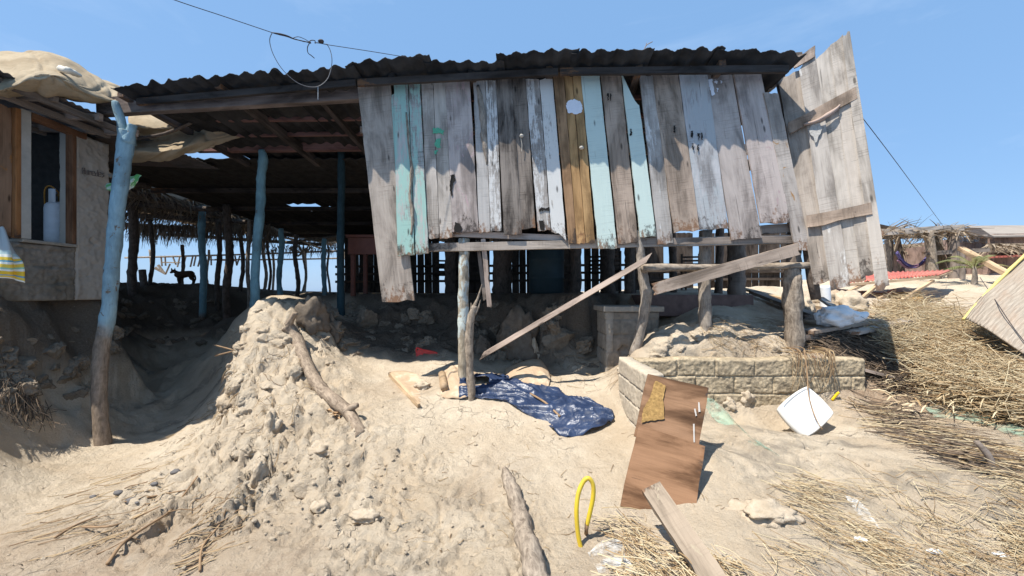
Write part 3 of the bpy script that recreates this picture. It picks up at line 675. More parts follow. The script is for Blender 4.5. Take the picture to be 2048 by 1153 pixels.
for x0, x1 in ((246, 700), (704, 1120), (1124, 1600)):
    a_, b_ = edge_pt(x0), edge_pt(x1); a_.y += .17; b_.y += .17; a_.z -= .05; b_.z -= .05; beam("fascia_batten", a_, b_, .04, .075, FASC, shack)
xs = [236,392,548,700,852,1000,1150,1300,1446,1612]
for i in range(9):
    sheet(xs[i] - 8, xs[i + 1] + 8, .035 + .022 * (i % 2) + .012 * random.random(), yoff=random.uniform(-.05, .05), tilt=random.uniform(-.03, .03), mat=ROOFM)
# low dark back roof of the shack, with a broken hole
def back_roof():
    nx, ny = 110, 90; V = []; Fc = []
    for j in range(ny + 1):
        y_ = 6.25 + (14.2 - 6.25) * j / ny
        for i in range(nx + 1):
            x_ = -7.25 + (4.2 + 7.25) * i / nx + (.5 * (j / ny) if i == nx else 0)
            V.append(Vector((x_, y_, 3.80 - .30 * j / ny + .02 * math.sin(x_ * 35))))
    for j in range(ny):
        for i in range(nx):
            a = j * (nx + 1) + i; c = (V[a] + V[a + nx + 2]) / 2
            if ((c.x + 5.02) / .36) ** 2 + ((c.y - 9.15) / .42) ** 2 < 1 + .3 * mnoise.noise(c * 6) and c.y > 8.98: continue
            if (c.x + 4.42) ** 2 + (c.y - 9.3) ** 2 < .006: continue
            Fc.append((a, a + 1, a + nx + 2, a + nx + 1))
    o = mk("back_roof", V, Fc, plain("roof_back", (.05, .045, .04), .95, .3, 9, .05), shack); md = o.modifiers.new("th", 'SOLIDIFY'); md.thickness = .01
    o["label"] = "low dark rear roof with a broken round hole"
back_roof()
for yy in (7.6, 9.0, 10.6, 12.4): beam("purlin", Vector((-7.2, yy, 3.68 - .037 * (yy - 6.25))), Vector((4.0, yy, 3.68 - .037 * (yy - 6.25))), .06, .09, BLACKW, shack)
# rear wall of gappy slats under the low roof
for k in range(62):
    x_ = -5.9 + k * .245 + random.uniform(-.01, .01)
    if any(abs(x_ + .12 - q) < .14 for q in (-2.30, -.55, 2.2, 3.0, 3.75, 5.2, 6.2, 6.45)): continue
    wdt = random.choice((.235, .243, .243, .225))
    board("rear_slat", Vector((x_, 12.8, 3.6)), Vector((x_ + wdt, 12.8, 3.6)), Vector((x_ + wdt + .02, 12.8, gz(x_, 12.8) - .1)), Vector((x_ + .02, 12.8, gz(x_, 12.8) - .1)), .02, BLACKW, shack, n=3)
for zz in (1.95, 2.2, 2.45): beam("rear_rail", Vector((-5.9, 12.7, zz)), Vector((9.5, 12.7, zz + .1)), .05, .08, BLACKW, shack)
# right end wall swinging out toward the beach
C0 = Vector(((1560 - HX) / F * 4.40, 4.40)); D0 = Vector(((1762 - HX) / F * 3.80, 3.80)); SD = (D0 - C0).normalized(); SN = Vector((SD.y, -SD.x))
if SN.dot(C0) > 0: SN = -SN
def S(px, py, off=0.):
    u = Vector(((px - HX) / F, 1.)); a = C0 + SN * off; d = (a.dot(SN)) / u.dot(SN); return P(px, py, d)
def splank(c, off, mat, label=None, nm="end_wall_plank", **k):
    TL, TR, BR, BL = [S(x, y, off) for x, y in c]; o = board(nm, TL, TR, BR, BL, .022, mat, shack, **k)
    if label: o["label"] = label
splank([(1556,160),(1598,140),(1666,560),(1628,572)], -.01, GREY)
splank([(1598,140),(1629,100),(1700,572),(1662,584)], .015, WHITEF, "end wall plank with a pale paint patch")
splank([(1630,120),(1666,88),(1732,560),(1694,566)], .0, GREY2)
splank([(1660,92),(1686,70),(1752,545),(1722,556)], .012, GREY2)
splank([(1684,76),(1700,66),(1779,572),(1752,582)], .035, GREY2, "tall outer plank of the end wall with a pointed foot", endjit=.03)
splank([(1588,118),(1629,92),(1629,112),(1588,136)], .03, BEAMW, nm="batten", n=4)
splank([(1576,247),(1712,172),(1715,197),(1578,267)], .05, GREYB, "upper batten with torn cloth", nm="batten", n=8)
splank([(1612,433),(1742,404),(1745,428),(1614,456)], .05, GREYB, nm="batten", n=8)
tube("torn_cloth", [S(1608,250,.06), S(1640,240,.07), S(1668,222,.07), S(1680,210,.06)], [.01,.02,.022,.008], plain("ragm", (.40,.30,.25), .9), shack, 7, .5)
tube("corner_post", [S(1632,600,-.09), S(1600,400,-.09), S(1575,250,-.08), S(1560,150,-.08)], .05, BARKD, shack, 10, .2)
tube("leaning_strut", [S(1535,180,-.10), S(1552,165,-.15), S(1560,140,-.2)], .04, BARK, shack, 9, .2)
for i_, q_ in enumerate(([(1416,160),(1424,158),(1427,172),(1430,190),(1424,192),(1419,176)], [(1430,160),(1436,163),(1434,168),(1429,166)], [(1440,162),(1445,164),(1442,168)], [(1433,176),(1438,178),(1434,184)])): blob("paint_patch", q_, .037, WPAINT, None, seed=14 + i_)
V_ = [S(x + 1.5 * mnoise.noise(Vector((k_, 0, 1))), y + 2 * mnoise.noise(Vector((k_, 3, 1))), .042) for k_, (x, y) in enumerate([(1622,252),(1626,246),(1633,244),(1640,248),(1644,258),(1641,268),(1637,272),(1634,284),(1630,286),(1627,274),(1621,270),(1618,262)])]
o = mk("paint_patch", V_, [tuple(range(12))], plain("dull_whitewash", (.40, .385, .36), .9, .3, 60), shack); o["label"] = "whitish patch on the end wall"

# =================================================================== BLOCK HUT (left)
HXW = -5.5
def H(px, py, off=0.):
    X = HXW + off; d = X * F / (px - HX); return P(px, py, d)
STUC = plain("stucco", (.43, .375, .315), .92, .10, 5, .1, .25, c2=(.35, .30, .25))
BLOCKM = plain("block_grey", (.25, .215, .175), .95, .28, 14, .08, .6, c2=(.15, .13, .10))
MORT = plain("mortar", (.33, .29, .24), .95, .2, 20, .08, .5)
def masonry(name, O, ud, nd, L, Hh, bl, bh, th, mat, parent=None, rough=.012, joint=.009, res=.014, seed=1, topjag=0.):
    """block wall: O lower-left of the face, ud along, nd outward; joints are real grooves"""
    ud = Vector(ud).normalized(); nd = Vector(nd).normalized(); nx = max(4, int(L / res)); nz = max(4, int(Hh / res))
    u = np.linspace(0, L, nx + 1)[None, :].repeat(nz + 1, 0); z = np.linspace(0, Hh, nz + 1)[:, None].repeat(nx + 1, 1)
    row = np.floor((z + 1e-6) / bh); uo = u + (row % 2) * bl / 2 + .02 * fbm(row * 3.1, row * 0, 1, seed)
    fu = np.abs((uo / bl) - np.round(uo / bl)) * bl; fz = np.abs((z / bh) - np.round(z / bh)) * bh
    j = np.minimum(fu, fz); gro = 1 - sstep(joint * .55, joint * 1.25, j + .004 * fbm(u * 30, z * 30, 2, seed))
    blk = hsh(np.floor(uo / bl), row, seed); edge = np.minimum(np.minimum(u, L - u), np.minimum(Hh - z, z + .2))
    dsp = rough * (fbm(u * 9, z * 9, 4, seed + 3) + .6 * fbm(u * 38, z * 38, 3, seed + 5)) - .014 * gro + (blk - .5) * .014 - .010 * (1 - sstep(0, .014, edge)) - .04 * sstep(.55, .8, fbm(u * 5, z * 5, 3, seed + 9))
    zt = z + topjag * fbm(u * 4, u * 0, 4, seed + 7) * (z / Hh) ** 6
    O = np.array(O); U = np.array(ud); N = np.array(nd)
    V = O + u[..., None] * U + dsp[..., None] * N; V[..., 2] += zt
    Vb = O + u[..., None] * U - th * N + dsp[..., None] * N * -.6; Vb[..., 2] += zt
    K = (nx + 1) * (nz + 1); V = np.vstack([V.reshape(-1, 3), Vb.reshape(-1, 3)]); Fc = []; s_ = nx + 1
    for a in range(nz):
        for b in range(nx):
            q = a * s_ + b; Fc.append((q, q + 1, q + 1 + s_, q + s_)); Fc.append((K + q, K + q + s_, K + q + 1 + s_, K + q + 1))
    for b in range(nx): Fc.append((b, K + b, K + b + 1, b + 1)); q = nz * s_ + b; Fc.append((q, q + 1, K + q + 1, K + q))
    for a in range(nz): q = a * s_; Fc.append((q, q + s_, K + q + s_, K + q)); q = a * s_ + nx; Fc.append((q, K + q, K + q + s_, q + s_))
    return mk(name, V, Fc, mat, parent, None, True)
hut = thing("block_hut", (HXW - .8, 4.2, 1.5), "concrete block hut with an open doorway above the eroded bank, at the left edge", "hut")
def ybx(px): return HXW * F / (px - HX)
yc = ybx(152); ye = ybx(219)
def solid(name, lo, hi, mat, parent, rot=None, jit=.0):
    lo = Vector(lo); hi = Vector(hi); c = (lo + hi) / 2; s_ = hi - lo; V, Fc = boxgeo(c, s_.x, s_.y, s_.z)
    o = mk(name, V, Fc, mat, parent); md = o.modifiers.new("bevel", 'BEVEL'); md.width = min(.008, min(s_) * .2); md.segments = 2; return o
mas = masonry("corner_pier", (HXW, yc, 1.50), (0, 1, 0), (1, 0, 0), ye - yc, 2.13, 5, 5, .22, STUC, hut, rough=.014, topjag=.03)
masonry("sill_wall", (HXW + .004, ybx(-60), 1.5), (0, 1, 0), (1, 0, 0), yc - ybx(-60) - .003, .66, .42, .2, .14, BLOCKM, hut, rough=.02)
solid("window_sill", (HXW - .16, ybx(40), 2.163), (HXW + .03, yc - .004, 2.20), MORT, hut)
solid("white_jamb", (HXW - .10, ybx(39), 2.203), (HXW + .02, ybx(60), 3.66), plain("lime_white", (.46, .43, .38), .9, .15, 8, .1, .2), hut)
solid("door_frame", (HXW - .08, ybx(143), 2.203), (HXW + .015, yc - .003, 3.64), FRAMEB, hut)
beam("lintel", Vector((HXW - .02, ybx(61), 3.62)), Vector((HXW - .02, yc + .1, 3.60)), .09, .07, FRAMEB, hut)
board("door_leaf", Vector((HXW - .01, ybx(-70), 3.62)), Vector((HXW - .01, ybx(24), 3.62)), Vector((HXW - .01, ybx(24), 2.21)), Vector((HXW - .01, ybx(-70), 2.21)), .03, wood("door_orange", (.11, .065, .04), (.24, .15, .095), saw=.1, patch=(.36, .16, .05)), hut)
solid("door_frame", (HXW - .05, ybx(26), 2.203), (HXW + .03, ybx(38), 3.64), wood("frame_orange", (.17, .075, .03), (.30, .135, .05), saw=0), hut)
solid("inner_floor", (HXW - 2.1, ybx(-60), 2.08), (HXW - .17, 5.1, 2.16), MORT, hut)
masonry("inner_wall", (HXW - 2.2, 2.4, 1.6), (0, 1, 0), (1, 0, 0), 3.0, 2.28, .4, .2, .12, plain("inner_block", (.032, .027, .023), .95, .3, 14), hut, res=.03)  # both inner walls use a much darker block colour
masonry("inner_wall", (HXW - .25, 5.14, 1.5), (-1, 0, 0), (0, -1, 0), 2.1, 2.26, .4, .2, .10, plain("inner_block2", (.035, .03, .026), .95, .3, 14), hut, res=.03)
# hut roof
def flat_corr(name, O, ua, va, La, Lb, mat, parent, pitch=.076, amp=.009, sag=.0, n_b=6):
    """corrugated sheet; waves run across ua, ridges along va"""
    ua = Vector(ua).normalized(); va = Vector(va).normalized(); nn = ua.cross(va).normalized(); n = int(La / pitch * 6); V = []; Fc = []
    for j in range(n_b + 1):
        for i in range(n + 1):
            a = La * i / n; b = Lb * j / n_b; V.append(Vector(O) + ua * a + va * b + nn * (amp * math.sin(a / pitch * 2 * math.pi) + .012 * mnoise.noise(Vector((a * 2, b * 2, 4)))) - Vector((0, 0, sag * math.sin(math.pi * j / n_b))))
    s_ = n + 1
    for j in range(n_b):
        for i in range(n): q = j * s_ + i; Fc.append((q, q + 1, q + 1 + s_, q + s_))
    o = mk(name, V, Fc, mat, parent, None, True); md = o.modifiers.new("th", 'SOLIDIFY'); md.thickness = .004; return o
HROOF = plain("hut_roof_sheet", (.09, .08, .075), .8, .3, 6, .2, .2, c2=(.14, .10, .08))
flat_corr("roof_sheet", (-8.2, 3.25, 3.86), (0, 1, 0), (1, 0, -.045), .64, 3.32, HROOF, hut)
flat_corr("roof_sheet", (-8.2, 3.84, 3.875), (0, 1, 0), (1, 0, -.045), 1.22, 3.26, HROOF, hut)
flat_corr("roof_sheet", (-8.2, 5.02, 3.85), (0, 1, 0), (1, 0, -.045), 1.5, 3.20, HROOF, hut)  # added sheet, unseen behind the canvas, blocks light and sky slivers
for y_, z_ in ((3.6, 3.745), (4.1, 3.74), (4.55, 3.735), (4.98, 3.73)):
    beam("rafter", Vector((-8.0, y_, z_ + .12)), Vector((-4.92, y_, z_ - .04)), .05, .085, BEAMW if y_ > 4.3 else DARKW, hut)
for x_ in (-5.0, -5.35, -6.2, -7.1): beam("purlin", Vector((x_, 3.25, 3.655 + (-x_ - 5) * .045)), Vector((x_, 5.04, 3.655 + (-x_ - 5) * .045)), .06, .06, DARKW, hut)
# faded lettering scratched on the pier
GRAF = plain("faded_ink", (.17, .14, .125), .95, .3, 60)
def letter(strokes, px0, py0, wd, ht):
    parts = []
    for st in strokes:
        pts = [H(px0 + a * wd, py0 + b * ht, .012) for a, b in st]; parts.append(tubegeo(pts, .005, 4, 0, 1))
    return parts
GL = {'H': [[(0,0),(0,1)],[(1,0),(1,1)],[(0,.5),(1,.5)]], 'u': [[(0,.3),(0,1),(1,1),(1,.3)]], 'm': [[(0,1),(0,.3),(.5,.5),(1,.3),(1,1)]], 'e': [[(0,.6),(1,.6),(1,.3),(0,.3),(0,1),(1,1)]], 'd': [[(1,0),(1,1),(0,1),(0,.5),(1,.5)]], 's': [[(1,.3),(0,.4),(1,.8),(0,1)]], 'o': [[(0,.3),(1,.3),(1,1),(0,1),(0,.3)]]}
pr = []; x_ = 165
for ch in "Humedes":
    pr += letter(GL[ch], x_, 336 + (x_ - 165) * .18, 4.4, 12); x_ += 6.5
V_, F_ = join(pr); mk("wall_lettering", V_, F_, GRAF, hut)
# gas cylinder
gp = P(120, 496, 5.0); gp.z = 2.162
gas = thing("gas_cylinder", gp, "white gas cylinder with scuffed paint standing in the dark doorway", "gas cylinder")
GASM = plain("gas_white", (.52, .53, .55), .45, .08, 9, .4, .05, c2=(.42, .40, .38))
rr = .138
lathe("body", [(.0,.05),(.09,.05),(.125,.07),(rr,.12),(rr,.52),(.132,.57),(.11,.60),(.06,.62),(0,.625)], gp, GASM, gas)
lathe("foot_ring", [(.115,0),(.12,0),(.12,.075),(.115,.075),(.115,0)], gp, GASM, gas)
V_ = []; F_ = []; n_ = 40
for k in range(n_):
    a = 2 * math.pi * k / n_
    for r_, z_ in ((.098, .60), (.098, .775), (.092, .775), (.092, .60)): V_.append(gp + Vector((r_ * math.cos(a), r_ * math.sin(a), z_)))
for k in range(n_):
    if k in (33, 34, 35, 14, 15, 16): continue
    a = k * 4; b = ((k + 1) % n_) * 4
    for q in range(4): F_.append((a + q, b + q, b + (q + 1) % 4, a + (q + 1) % 4))
mk("collar", V_, F_, GASM, gas)
lathe("valve", [(0,.62),(.02,.62),(.02,.70),(.03,.70),(.03,.73),(0,.73)], gp, plain("brass", (.35,.25,.1), .4, .1, 20, .5, .0), gas, 12)
tube("gas_hose", [gp + Vector((.02, -.02, .73)), gp + Vector((-.05, -.06, .82)), gp + Vector((-.16, -.03, .78)), gp + Vector((-.26, .05, .6)), gp + Vector((-.3, .1, .3))], .008, plain("hose_orange", (.5, .22, .04), .6), gas, 6)
# striped towel
t = NT("striped_towel"); uvn = t.n("UVMap").outputs[0]; sp = t.n("SeparateXYZ", {0: uvn}); q = t.math('ADD', sp.outputs[1], t.math('MULTIPLY', t.noise(uvn, 3), .04))
rp = t.n("ValToRGB", {0: q}); cr_ = rp.color_ramp; cr_.interpolation = 'CONSTANT'
st = [(0,(.40,.40,.38)),(.40,(.42,.52,.50)),(.47,(.70,.68,.6)),(.52,(.70,.48,.07)),(.58,(.12,.33,.42)),(.61,(.72,.70,.62)),(.66,(.72,.50,.08)),(.73,(.30,.50,.35)),(.76,(.74,.72,.64)),(.80,(.72,.46,.05)),(.88,(.15,.32,.45)),(.91,(.72,.50,.08)),(.97,(.75,.72,.65))]
cr_.elements[0].position = 0; cr_.elements[0].color = (*st[0][1], 1); cr_.elements[1].position = st[1][0]; cr_.elements[1].color = (*st[1][1], 1)
for a, b in st[2:]: e_ = cr_.elements.new(a); e_.color = (*b, 1)
TOWEL = t.out(rp.outputs[0], .95, t.bump(t.noise(t.n("TexCoord").outputs["Object"], 120, 3), .5, .004), .05)
tw = patch("striped_towel", [[P(-60,440,3.82),P(-20,448,3.84),P(2,455,3.86),P(12,462,3.9)],[P(-60,490,3.78),P(-20,492,3.76),P(14,497,3.80),P(32,505,3.88)],[P(-60,525,3.76),P(-20,528,3.74),P(20,532,3.80),P(46,530,3.88)],[P(-60,545,3.77),P(-20,550,3.77),P(22,558,3.82),P(47,566,3.9)]], TOWEL, sub=12,
    fold=lambda u, v: .022 * np.sin(u * 15 + v * 3) * (.4 + v) + .01 * np.sin(u * 31 + 2), th=.005)
tag(tw, "striped yellow and white towel hanging over the hut sill at the left edge", "towel")

# =================================================================== CANVAS TARPS
def canvas(name, a, b, tr=.35):
    t = NT(name); o = t.n("TexCoord").outputs["Object"]; n = t.noise(o, 2.2, 6, .6, .5); n2 = t.noise(o, 14, 5, .65)
    col = t.mix(t.rng(n, .35, .65), a, b); col = t.mix(t.rng(n2, .5, .75, 0, .5), col, tuple(x * .6 for x in a))
    wv = t.noise(o, 260, 2); nr = t.bump(t.math('ADD', t.math('MULTIPLY', n2, .8), t.math('MULTIPLY', wv, .2)), .35, .02)
    t.out(col, .9, nr, .1); tl = t.n("BsdfTranslucent", {"Color": t.mix(.5, col, (.62, .46, .28)), "Normal": nr}).outputs[0]
    ms = t.n("MixShader", {0: tr, 1: t.b.outputs[0], 2: tl}).outputs[0]
    t.t.links.new(ms, t.t.nodes["Material Output"].inputs[0]); return t.m
CANV = canvas("canvas_beige", (.42, .33, .22), (.58, .48, .34))
fl = lambda s_: (lambda u, v: .04 * fbm(u * 6 + v * 3, v * 2.2, 3, s_) + .035 * (1 - np.abs(vn(u * 4 + v * 3 + .8 * vn(u * 3, v * 3, s_), v * 1.2 - u * 2, s_ + 5))) ** 5 + .014 * (1 - np.abs(vn(u * 9 - v * 6, v * 4 + u * 5, s_ + 9))) ** 7)
tt = patch("canvas_tarp", [
 [P(-90,130,4.75),P(-10,112,4.8),P(60,106,4.85),P(130,120,4.9),P(190,146,4.95),P(240,174,5.0)],
 [P(-90,120,4.4),P(-10,107,4.45),P(72,102,4.5),P(140,122,4.6),P(195,150,4.75),P(243,182,4.85)],
 [P(-90,150,3.75),P(-10,140,3.8),P(65,132,3.9),P(125,145,4.05),P(190,176,4.4),P(243,196,4.7)],
 [P(-90,188,3.65),P(-10,182,3.65),P(60,160,3.7),P(112,152,3.85),P(180,188,4.25),P(240,206,4.6)],
 [P(-90,202,3.8),P(-10,196,3.85),P(60,190,3.95),P(130,192,4.1),P(190,202,4.4),P(243,208,4.7)],
 [P(-90,205,4.2),P(-10,200,4.2),P(60,196,4.2),P(130,198,4.4),P(190,204,4.6),P(243,209,4.8)]], CANV, sub=16, fold=fl(3))
tag(tt, "sagging beige canvas tarp bulging over the block hut roof", "tarp")
tube("knotted_rag", [P(120,138,4.1),P(138,141,4.05),P(150,146,4.1),P(160,152,4.15)], [.03,.035,.03,.02], plain("rag_white", (.60,.56,.48), .9, .1, 20), None, 8, .6)
tag(bpy.data.objects["knotted_rag"], "pale knotted rag tied on the canvas over the hut", "rag")
th_ = patch("canvas_tarp", [
 [P(255,222,5.35),P(330,220,5.45),P(400,226,5.5),P(455,240,5.6),P(525,266,5.75)],
 [P(257,250,5.1),P(325,255,5.15),P(390,250,5.3),P(450,258,5.5),P(520,268,5.75)],
 [P(258,276,5.25),P(325,272,5.3),P(395,262,5.35),P(455,268,5.5),P(515,270,5.75)],
 [P(256,300,5.0),P(320,302,5.05),P(385,290,5.2),P(440,280,5.45),P(490,274,5.7)],
 [P(254,330,5.2),P(315,327,5.25),P(372,312,5.3),P(425,296,5.45),P(470,277,5.65)]], CANV, sub=16, fold=fl(21))
tag(th_, "beige canvas slung below the eave beam behind the blue post", "tarp")
tube("canvas_pole", [P(262,279,5.12),P(330,268,5.15),P(405,236,5.2),P(440,226,5.3)], .022, BARKD, None, 8, .3)
tag(bpy.data.objects["canvas_pole"], "dark thin pole holding up the slung canvas", "pole")
flat_corr("tin_strip", P(440,240,5.9), (1,.15,-.42), (0,1,.02), .78, .5, plain("tin_pale", (.45,.40,.38), .6, .2, 10), None)
tag(bpy.data.objects["tin_strip"], "pale corrugated tin strip lying across the slung canvas end", "tin sheet")
# green and white plastic bag behind the blue post
t = NT("bag_green"); u_ = t.n("UVMap").outputs[0]; nb = t.noise(u_, 4, 3)
BAG = t.out(t.mix(t.rng(nb, .42, .52), (.60, .68, .62), (.12, .42, .12)), .5, None, .4)
bg_ = patch("plastic_bag", [[P(208,372,4.75),P(222,366,4.74),P(262,352,4.74),P(282,350,4.76)],[P(214,378,4.73),P(232,374,4.7),P(262,366,4.7),P(276,360,4.74)],[P(222,384,4.74),P(240,388,4.72),P(262,378,4.72),P(268,370,4.75)]], BAG, sub=8, fold=lambda u, v: .012 * np.sin(u * 20 + v * 8), th=.002)
tag(bg_, "green and white plastic bag tucked behind the blue painted post", "plastic bag")

# =================================================================== THATCHED SHELTER
th = thing("thatched_shelter", (-9.5, 10, 1.6), "palm thatched open shelter on crooked poles beyond the gully", "shelter")
FROND = plain("dry_frond", (.27, .21, .15), .85, .4, 5, .15, .1, c2=(.16, .12, .085)); FROND.use_backface_culling = False
def strips(n, fn, w0=.02):
    V = []; Fc = []
    for _ in range(n):
        p, d, L, wd = fn(); d = d.normalized(); sd_ = d.orthogonal().normalized(); sd_.rotate(Matrix.Rotation(random.random() * 6.28, 3, d)); k = len(V); dr = Vector((0, 0, -1))
        for j in range(4):
            t_ = j / 3; c = p + d * (L * t_) + dr * (L * .18 * t_ * t_); ww = wd * (1 - t_ * .8); V += [c - sd_ * ww, c + sd_ * ww]
        for j in range(3): q = k + j * 2; Fc.append((q, q + 1, q + 3, q + 2))
    return V, Fc
def thatch_top():
    nx, ny = 40, 70; V = []; Fc = []
    for j in range(ny + 1):
        for i in range(nx + 1):
            x = -13.5 + 6.1 * i / nx; y = 6.4 + 9.8 * j / ny; z = 3.84 + (-7.4 - x) * .12 + .06 * mnoise.noise(Vector((x * 3, y * 3, 0)))
            V.append(Vector((x, y, z)))
    K = len(V); V += [v - Vector((0, 0, .13 + .07 * mnoise.noise(v * 4))) for v in V]; s_ = nx + 1
    for j in range(ny):
        for i in range(nx): q = j * s_ + i; Fc.append((q, q + 1, q + 1 + s_, q + s_)); Fc.append((K + q, K + q + s_, K + q + 1 + s_, K + q + 1))
    for j in range(ny): q = j * s_ + nx; Fc.append((q, K + q, K + q + s_, q + s_)); q = j * s_; Fc.append((q, q + s_, K + q + s_, K + q))
    for i in range(nx): Fc.append((i, K + i, K + i + 1, i + 1)); q = ny * s_ + i; Fc.append((q, q + 1, K + q + 1, K + q))
    A = (V, Fc)
    def e1():
        y = random.uniform(6.4, 16.2); return Vector((-7.5 + random.uniform(-.5, .05), y, 3.86 - random.random() * .2)), Vector((random.uniform(.1, .6), random.uniform(-.5, .5), random.uniform(-.7, .15))), random.uniform(.12, .34), random.uniform(.006, .018)
    def e2():
        y = random.choice((7.0, 8.1, 9.3, 10.6, 12.2)) + random.uniform(-.25, .25); return Vector((random.uniform(-12.5, -7.5), y, 3.72)), Vector((random.uniform(-.6, .6), random.uniform(-.8, .1), random.uniform(-1, -.3))), random.uniform(.18, .5), random.uniform(.008, .02)
    return join([A, strips(3800, e1), strips(2600, e2)])
V_, F_ = thatch_top(); mk("thatch", V_, F_, FROND, th)
def ragged(xc, y, z, wd, n, L):   # curtain of hanging frond leaves
    return strips(n, lambda: (Vector((xc + random.uniform(-wd, wd), y + random.uniform(-.1, .1), z + random.uniform(-.1, .1))), Vector((random.uniform(-.7, .7), random.uniform(-.2, .2), -1)), random.uniform(.5, 1) * L, random.uniform(.008, .02)))
V_, F_ = join([ragged(-8.3, 10.2, 3.35, 1.9, 700, .45), ragged(-6.9, 10.6, 3.25, .35, 120, .4), ragged(-7.5, 13.5, 3.2, 1.6, 240, .35), ragged(-5.9, 14.2, 3.15, .4, 80, .35)])
mk("hanging_fronds", V_, F_, FROND, th)
for y_, z_ in ((7.2, 3.62), (9.0, 3.55), (10.3, 3.48), (12.0, 3.4), (14.0, 3.35)):
    tube("pole_beam", [Vector((-13, y_, z_ + .4)), Vector((-10, y_, z_ + .2)), Vector((-6.9, y_, z_))], .06, BARKD, th, 8, .3)
for x_ in (-7.6, -9, -10.5): tube("pole_beam", [Vector((x_, 6.5, 3.62 + (-7.6 - x_) * .12)), Vector((x_, 11, 3.6 + (-7.6 - x_) * .12)), Vector((x_, 16, 3.6 + (-7.6 - x_) * .12))], .05, BARKD, th, 8, .3)
def tpost(px, y0, y1, d, w_, mat, bend=3.):
    r_ = w_ / 2 / F * d; b_ = P(px, y0, d); zb = min(gz(b_.x, b_.y), b_.z) - .1; pts = [Vector((b_.x, b_.y, zb))]
    for k in range(7):
        t_ = k / 6; pts.append(P(px + bend * math.sin(t_ * 6 + px * .7) * (1 - .3 * t_), y0 + (y1 - y0) * t_, d))
    pts = [pts[0]] + [p for p in pts[1:] if p.z > zb + .05]
    return tube("post", pts, [r_] * len(pts), mat, th, 9, .25, 4, 8)
for a in ((266,580,410,8.7,15,BARKD,2),(303,580,440,9.6,7,BARKD,4),(405,580,398,9.2,12,BLUEPOST2,2.5),(437,585,440,9.6,9,BARKD,3),(456,588,410,8.9,14,BARKD,3.5),
          (483,588,455,10.5,7,BARKD,4),(497,590,440,9.8,7,BARK,2),(529,586,480,13,6,BARK,4),(561,592,458,8.6,10,BLUEPOST2,3.5),(593,592,470,9.4,8,BARKD,4),(609,586,500,14,5,BARK,4),(648,588,478,9.0,9,BLUEPOST2,1),(657,586,500,13,4,BARK,3),(538,586,470,12,5,BARKD,4),(416,584,500,14,4,BARK,3),(365,584,490,12,6,BARKD,2)):
    tpost(*a)
# far lean-to frame of bare poles toward the sea
fr = thing("pole_frame", (-6, 15.5, 1.6), "bare pole frame with dangling palm stems, open to the sky behind the shelter", "pole frame")
for a, b in (((250,516,15),(690,502,15)), ((430,520,16.5),(690,517,16.5)), ((560,486,12),(690,470,12)), ((600,480,12),(665,505,15.5))): tube("rail", [P(*a), P((a[0]+b[0])/2, (a[1]+b[1])/2 + 1, (a[2]+b[2])/2), P(*b)], .035, BARK, fr, 7, .2)
for px in (545, 609, 690, 300): b_ = P(px, 588, 15.2); tube("upright", [Vector((b_.x, b_.y, gz(b_.x, b_.y) - .1)), P(px + 3, 540, 15.2), P(px, 500, 15.2)], .045, BARK, fr, 7, .2)
st_ = []
for px in (322,330,345,360,372,386,392,402,422,470,480,510,515): st_.append(tubegeo([P(px, 512, 15), P(px + random.uniform(-7, 7), 532 + random.uniform(-3, 3), 15)], .03, 5))
st_ += [tubegeo([P(322, 525, 15), P(360, 526, 15)], .025, 5), tubegeo([P(420, 520, 15), P(470, 522, 15)], .025, 5)]
for cx, cy in ((331, 541), (596, 505), (608, 503)):
    for q_ in range(6): a_ = random.uniform(.2, 2.9); st_.append(tubegeo([P(cx, cy + 8, 14.8), P(cx + 22 * math.cos(a_), cy - 14 * math.sin(a_), 14.8)], .03, 5))
for k in range(0, len(st_), 3): V_, F_ = join(st_[k:k+3]); mk("dangling_stem", V_, F_, BARK, fr)
# stump beside the dog
tube("tree_stump", [P(291,585,9.4), P(287,560,9.4), P(284,540,9.4)], [.085,.075,.07], BARKD, None, 10, .2); tag(bpy.data.objects["tree_stump"], "short dark post stump standing left of the dog", "stump")

# =================================================================== DOG
def skinned(name, verts, edges, radii, mat, sub=2, parent=None):
    me = bpy.data.meshes.new(name); c = Vector(verts[0]); me.from_pydata([tuple(Vector(v) - c) for v in verts], edges, []); me.materials.append(mat)
    o = bpy.data.objects.new(name, me); link(o, Matrix.Translation(c), parent)
    sk = o.modifiers.new("skin", 'SKIN'); sk.use_smooth_shade = True
    for i, r_ in enumerate(radii): me.skin_vertices[0].data[i].radius = r_ if isinstance(r_, tuple) else (r_, r_)
    me.skin_vertices[0].data[0].use_root = True
    o.modifiers.new("sub", 'SUBSURF').levels = sub; o.modifiers["sub"].render_levels = sub; return o
dd = max(np.linspace(8.6, 10.2, 17), key=lambda q: (gz((366 - HX) / F * q, q) - EYE) / q) + .05; k_ = dd / F
dgx = (366 - HX) * k_; dgz = gz(dgx, dd)
def D(px, py, dy=0.): return Vector(((px - HX) * k_, dd + dy, dgz + (578 - py) * k_))
dv = [D(383,558), D(374,558.5), D(364,559), D(356,558.5), D(350,555), D(346.5,552.5), D(341.5,554.5),
      D(385,567,.06), D(384,572,.07), D(386.5,577,.07), D(380,567,-.06), D(378.5,572,-.07), D(381.5,577,-.07),
      D(358,568,.05), D(358,577,.05), D(355,568,-.05), D(354.5,577,-.05), D(386,563), D(388.5,569), D(388,574),
      D(347.5,547,.03), D(345.5,547,-.03), D(386.0,577.6,.07), D(352.8,577.6,-.05)]
de = [(0,1),(1,2),(2,3),(3,4),(4,5),(5,6),(0,7),(7,8),(8,9),(0,10),(10,11),(11,12),(3,13),(13,14),(3,15),(15,16),(0,17),(17,18),(18,19),(5,20),(5,21)]
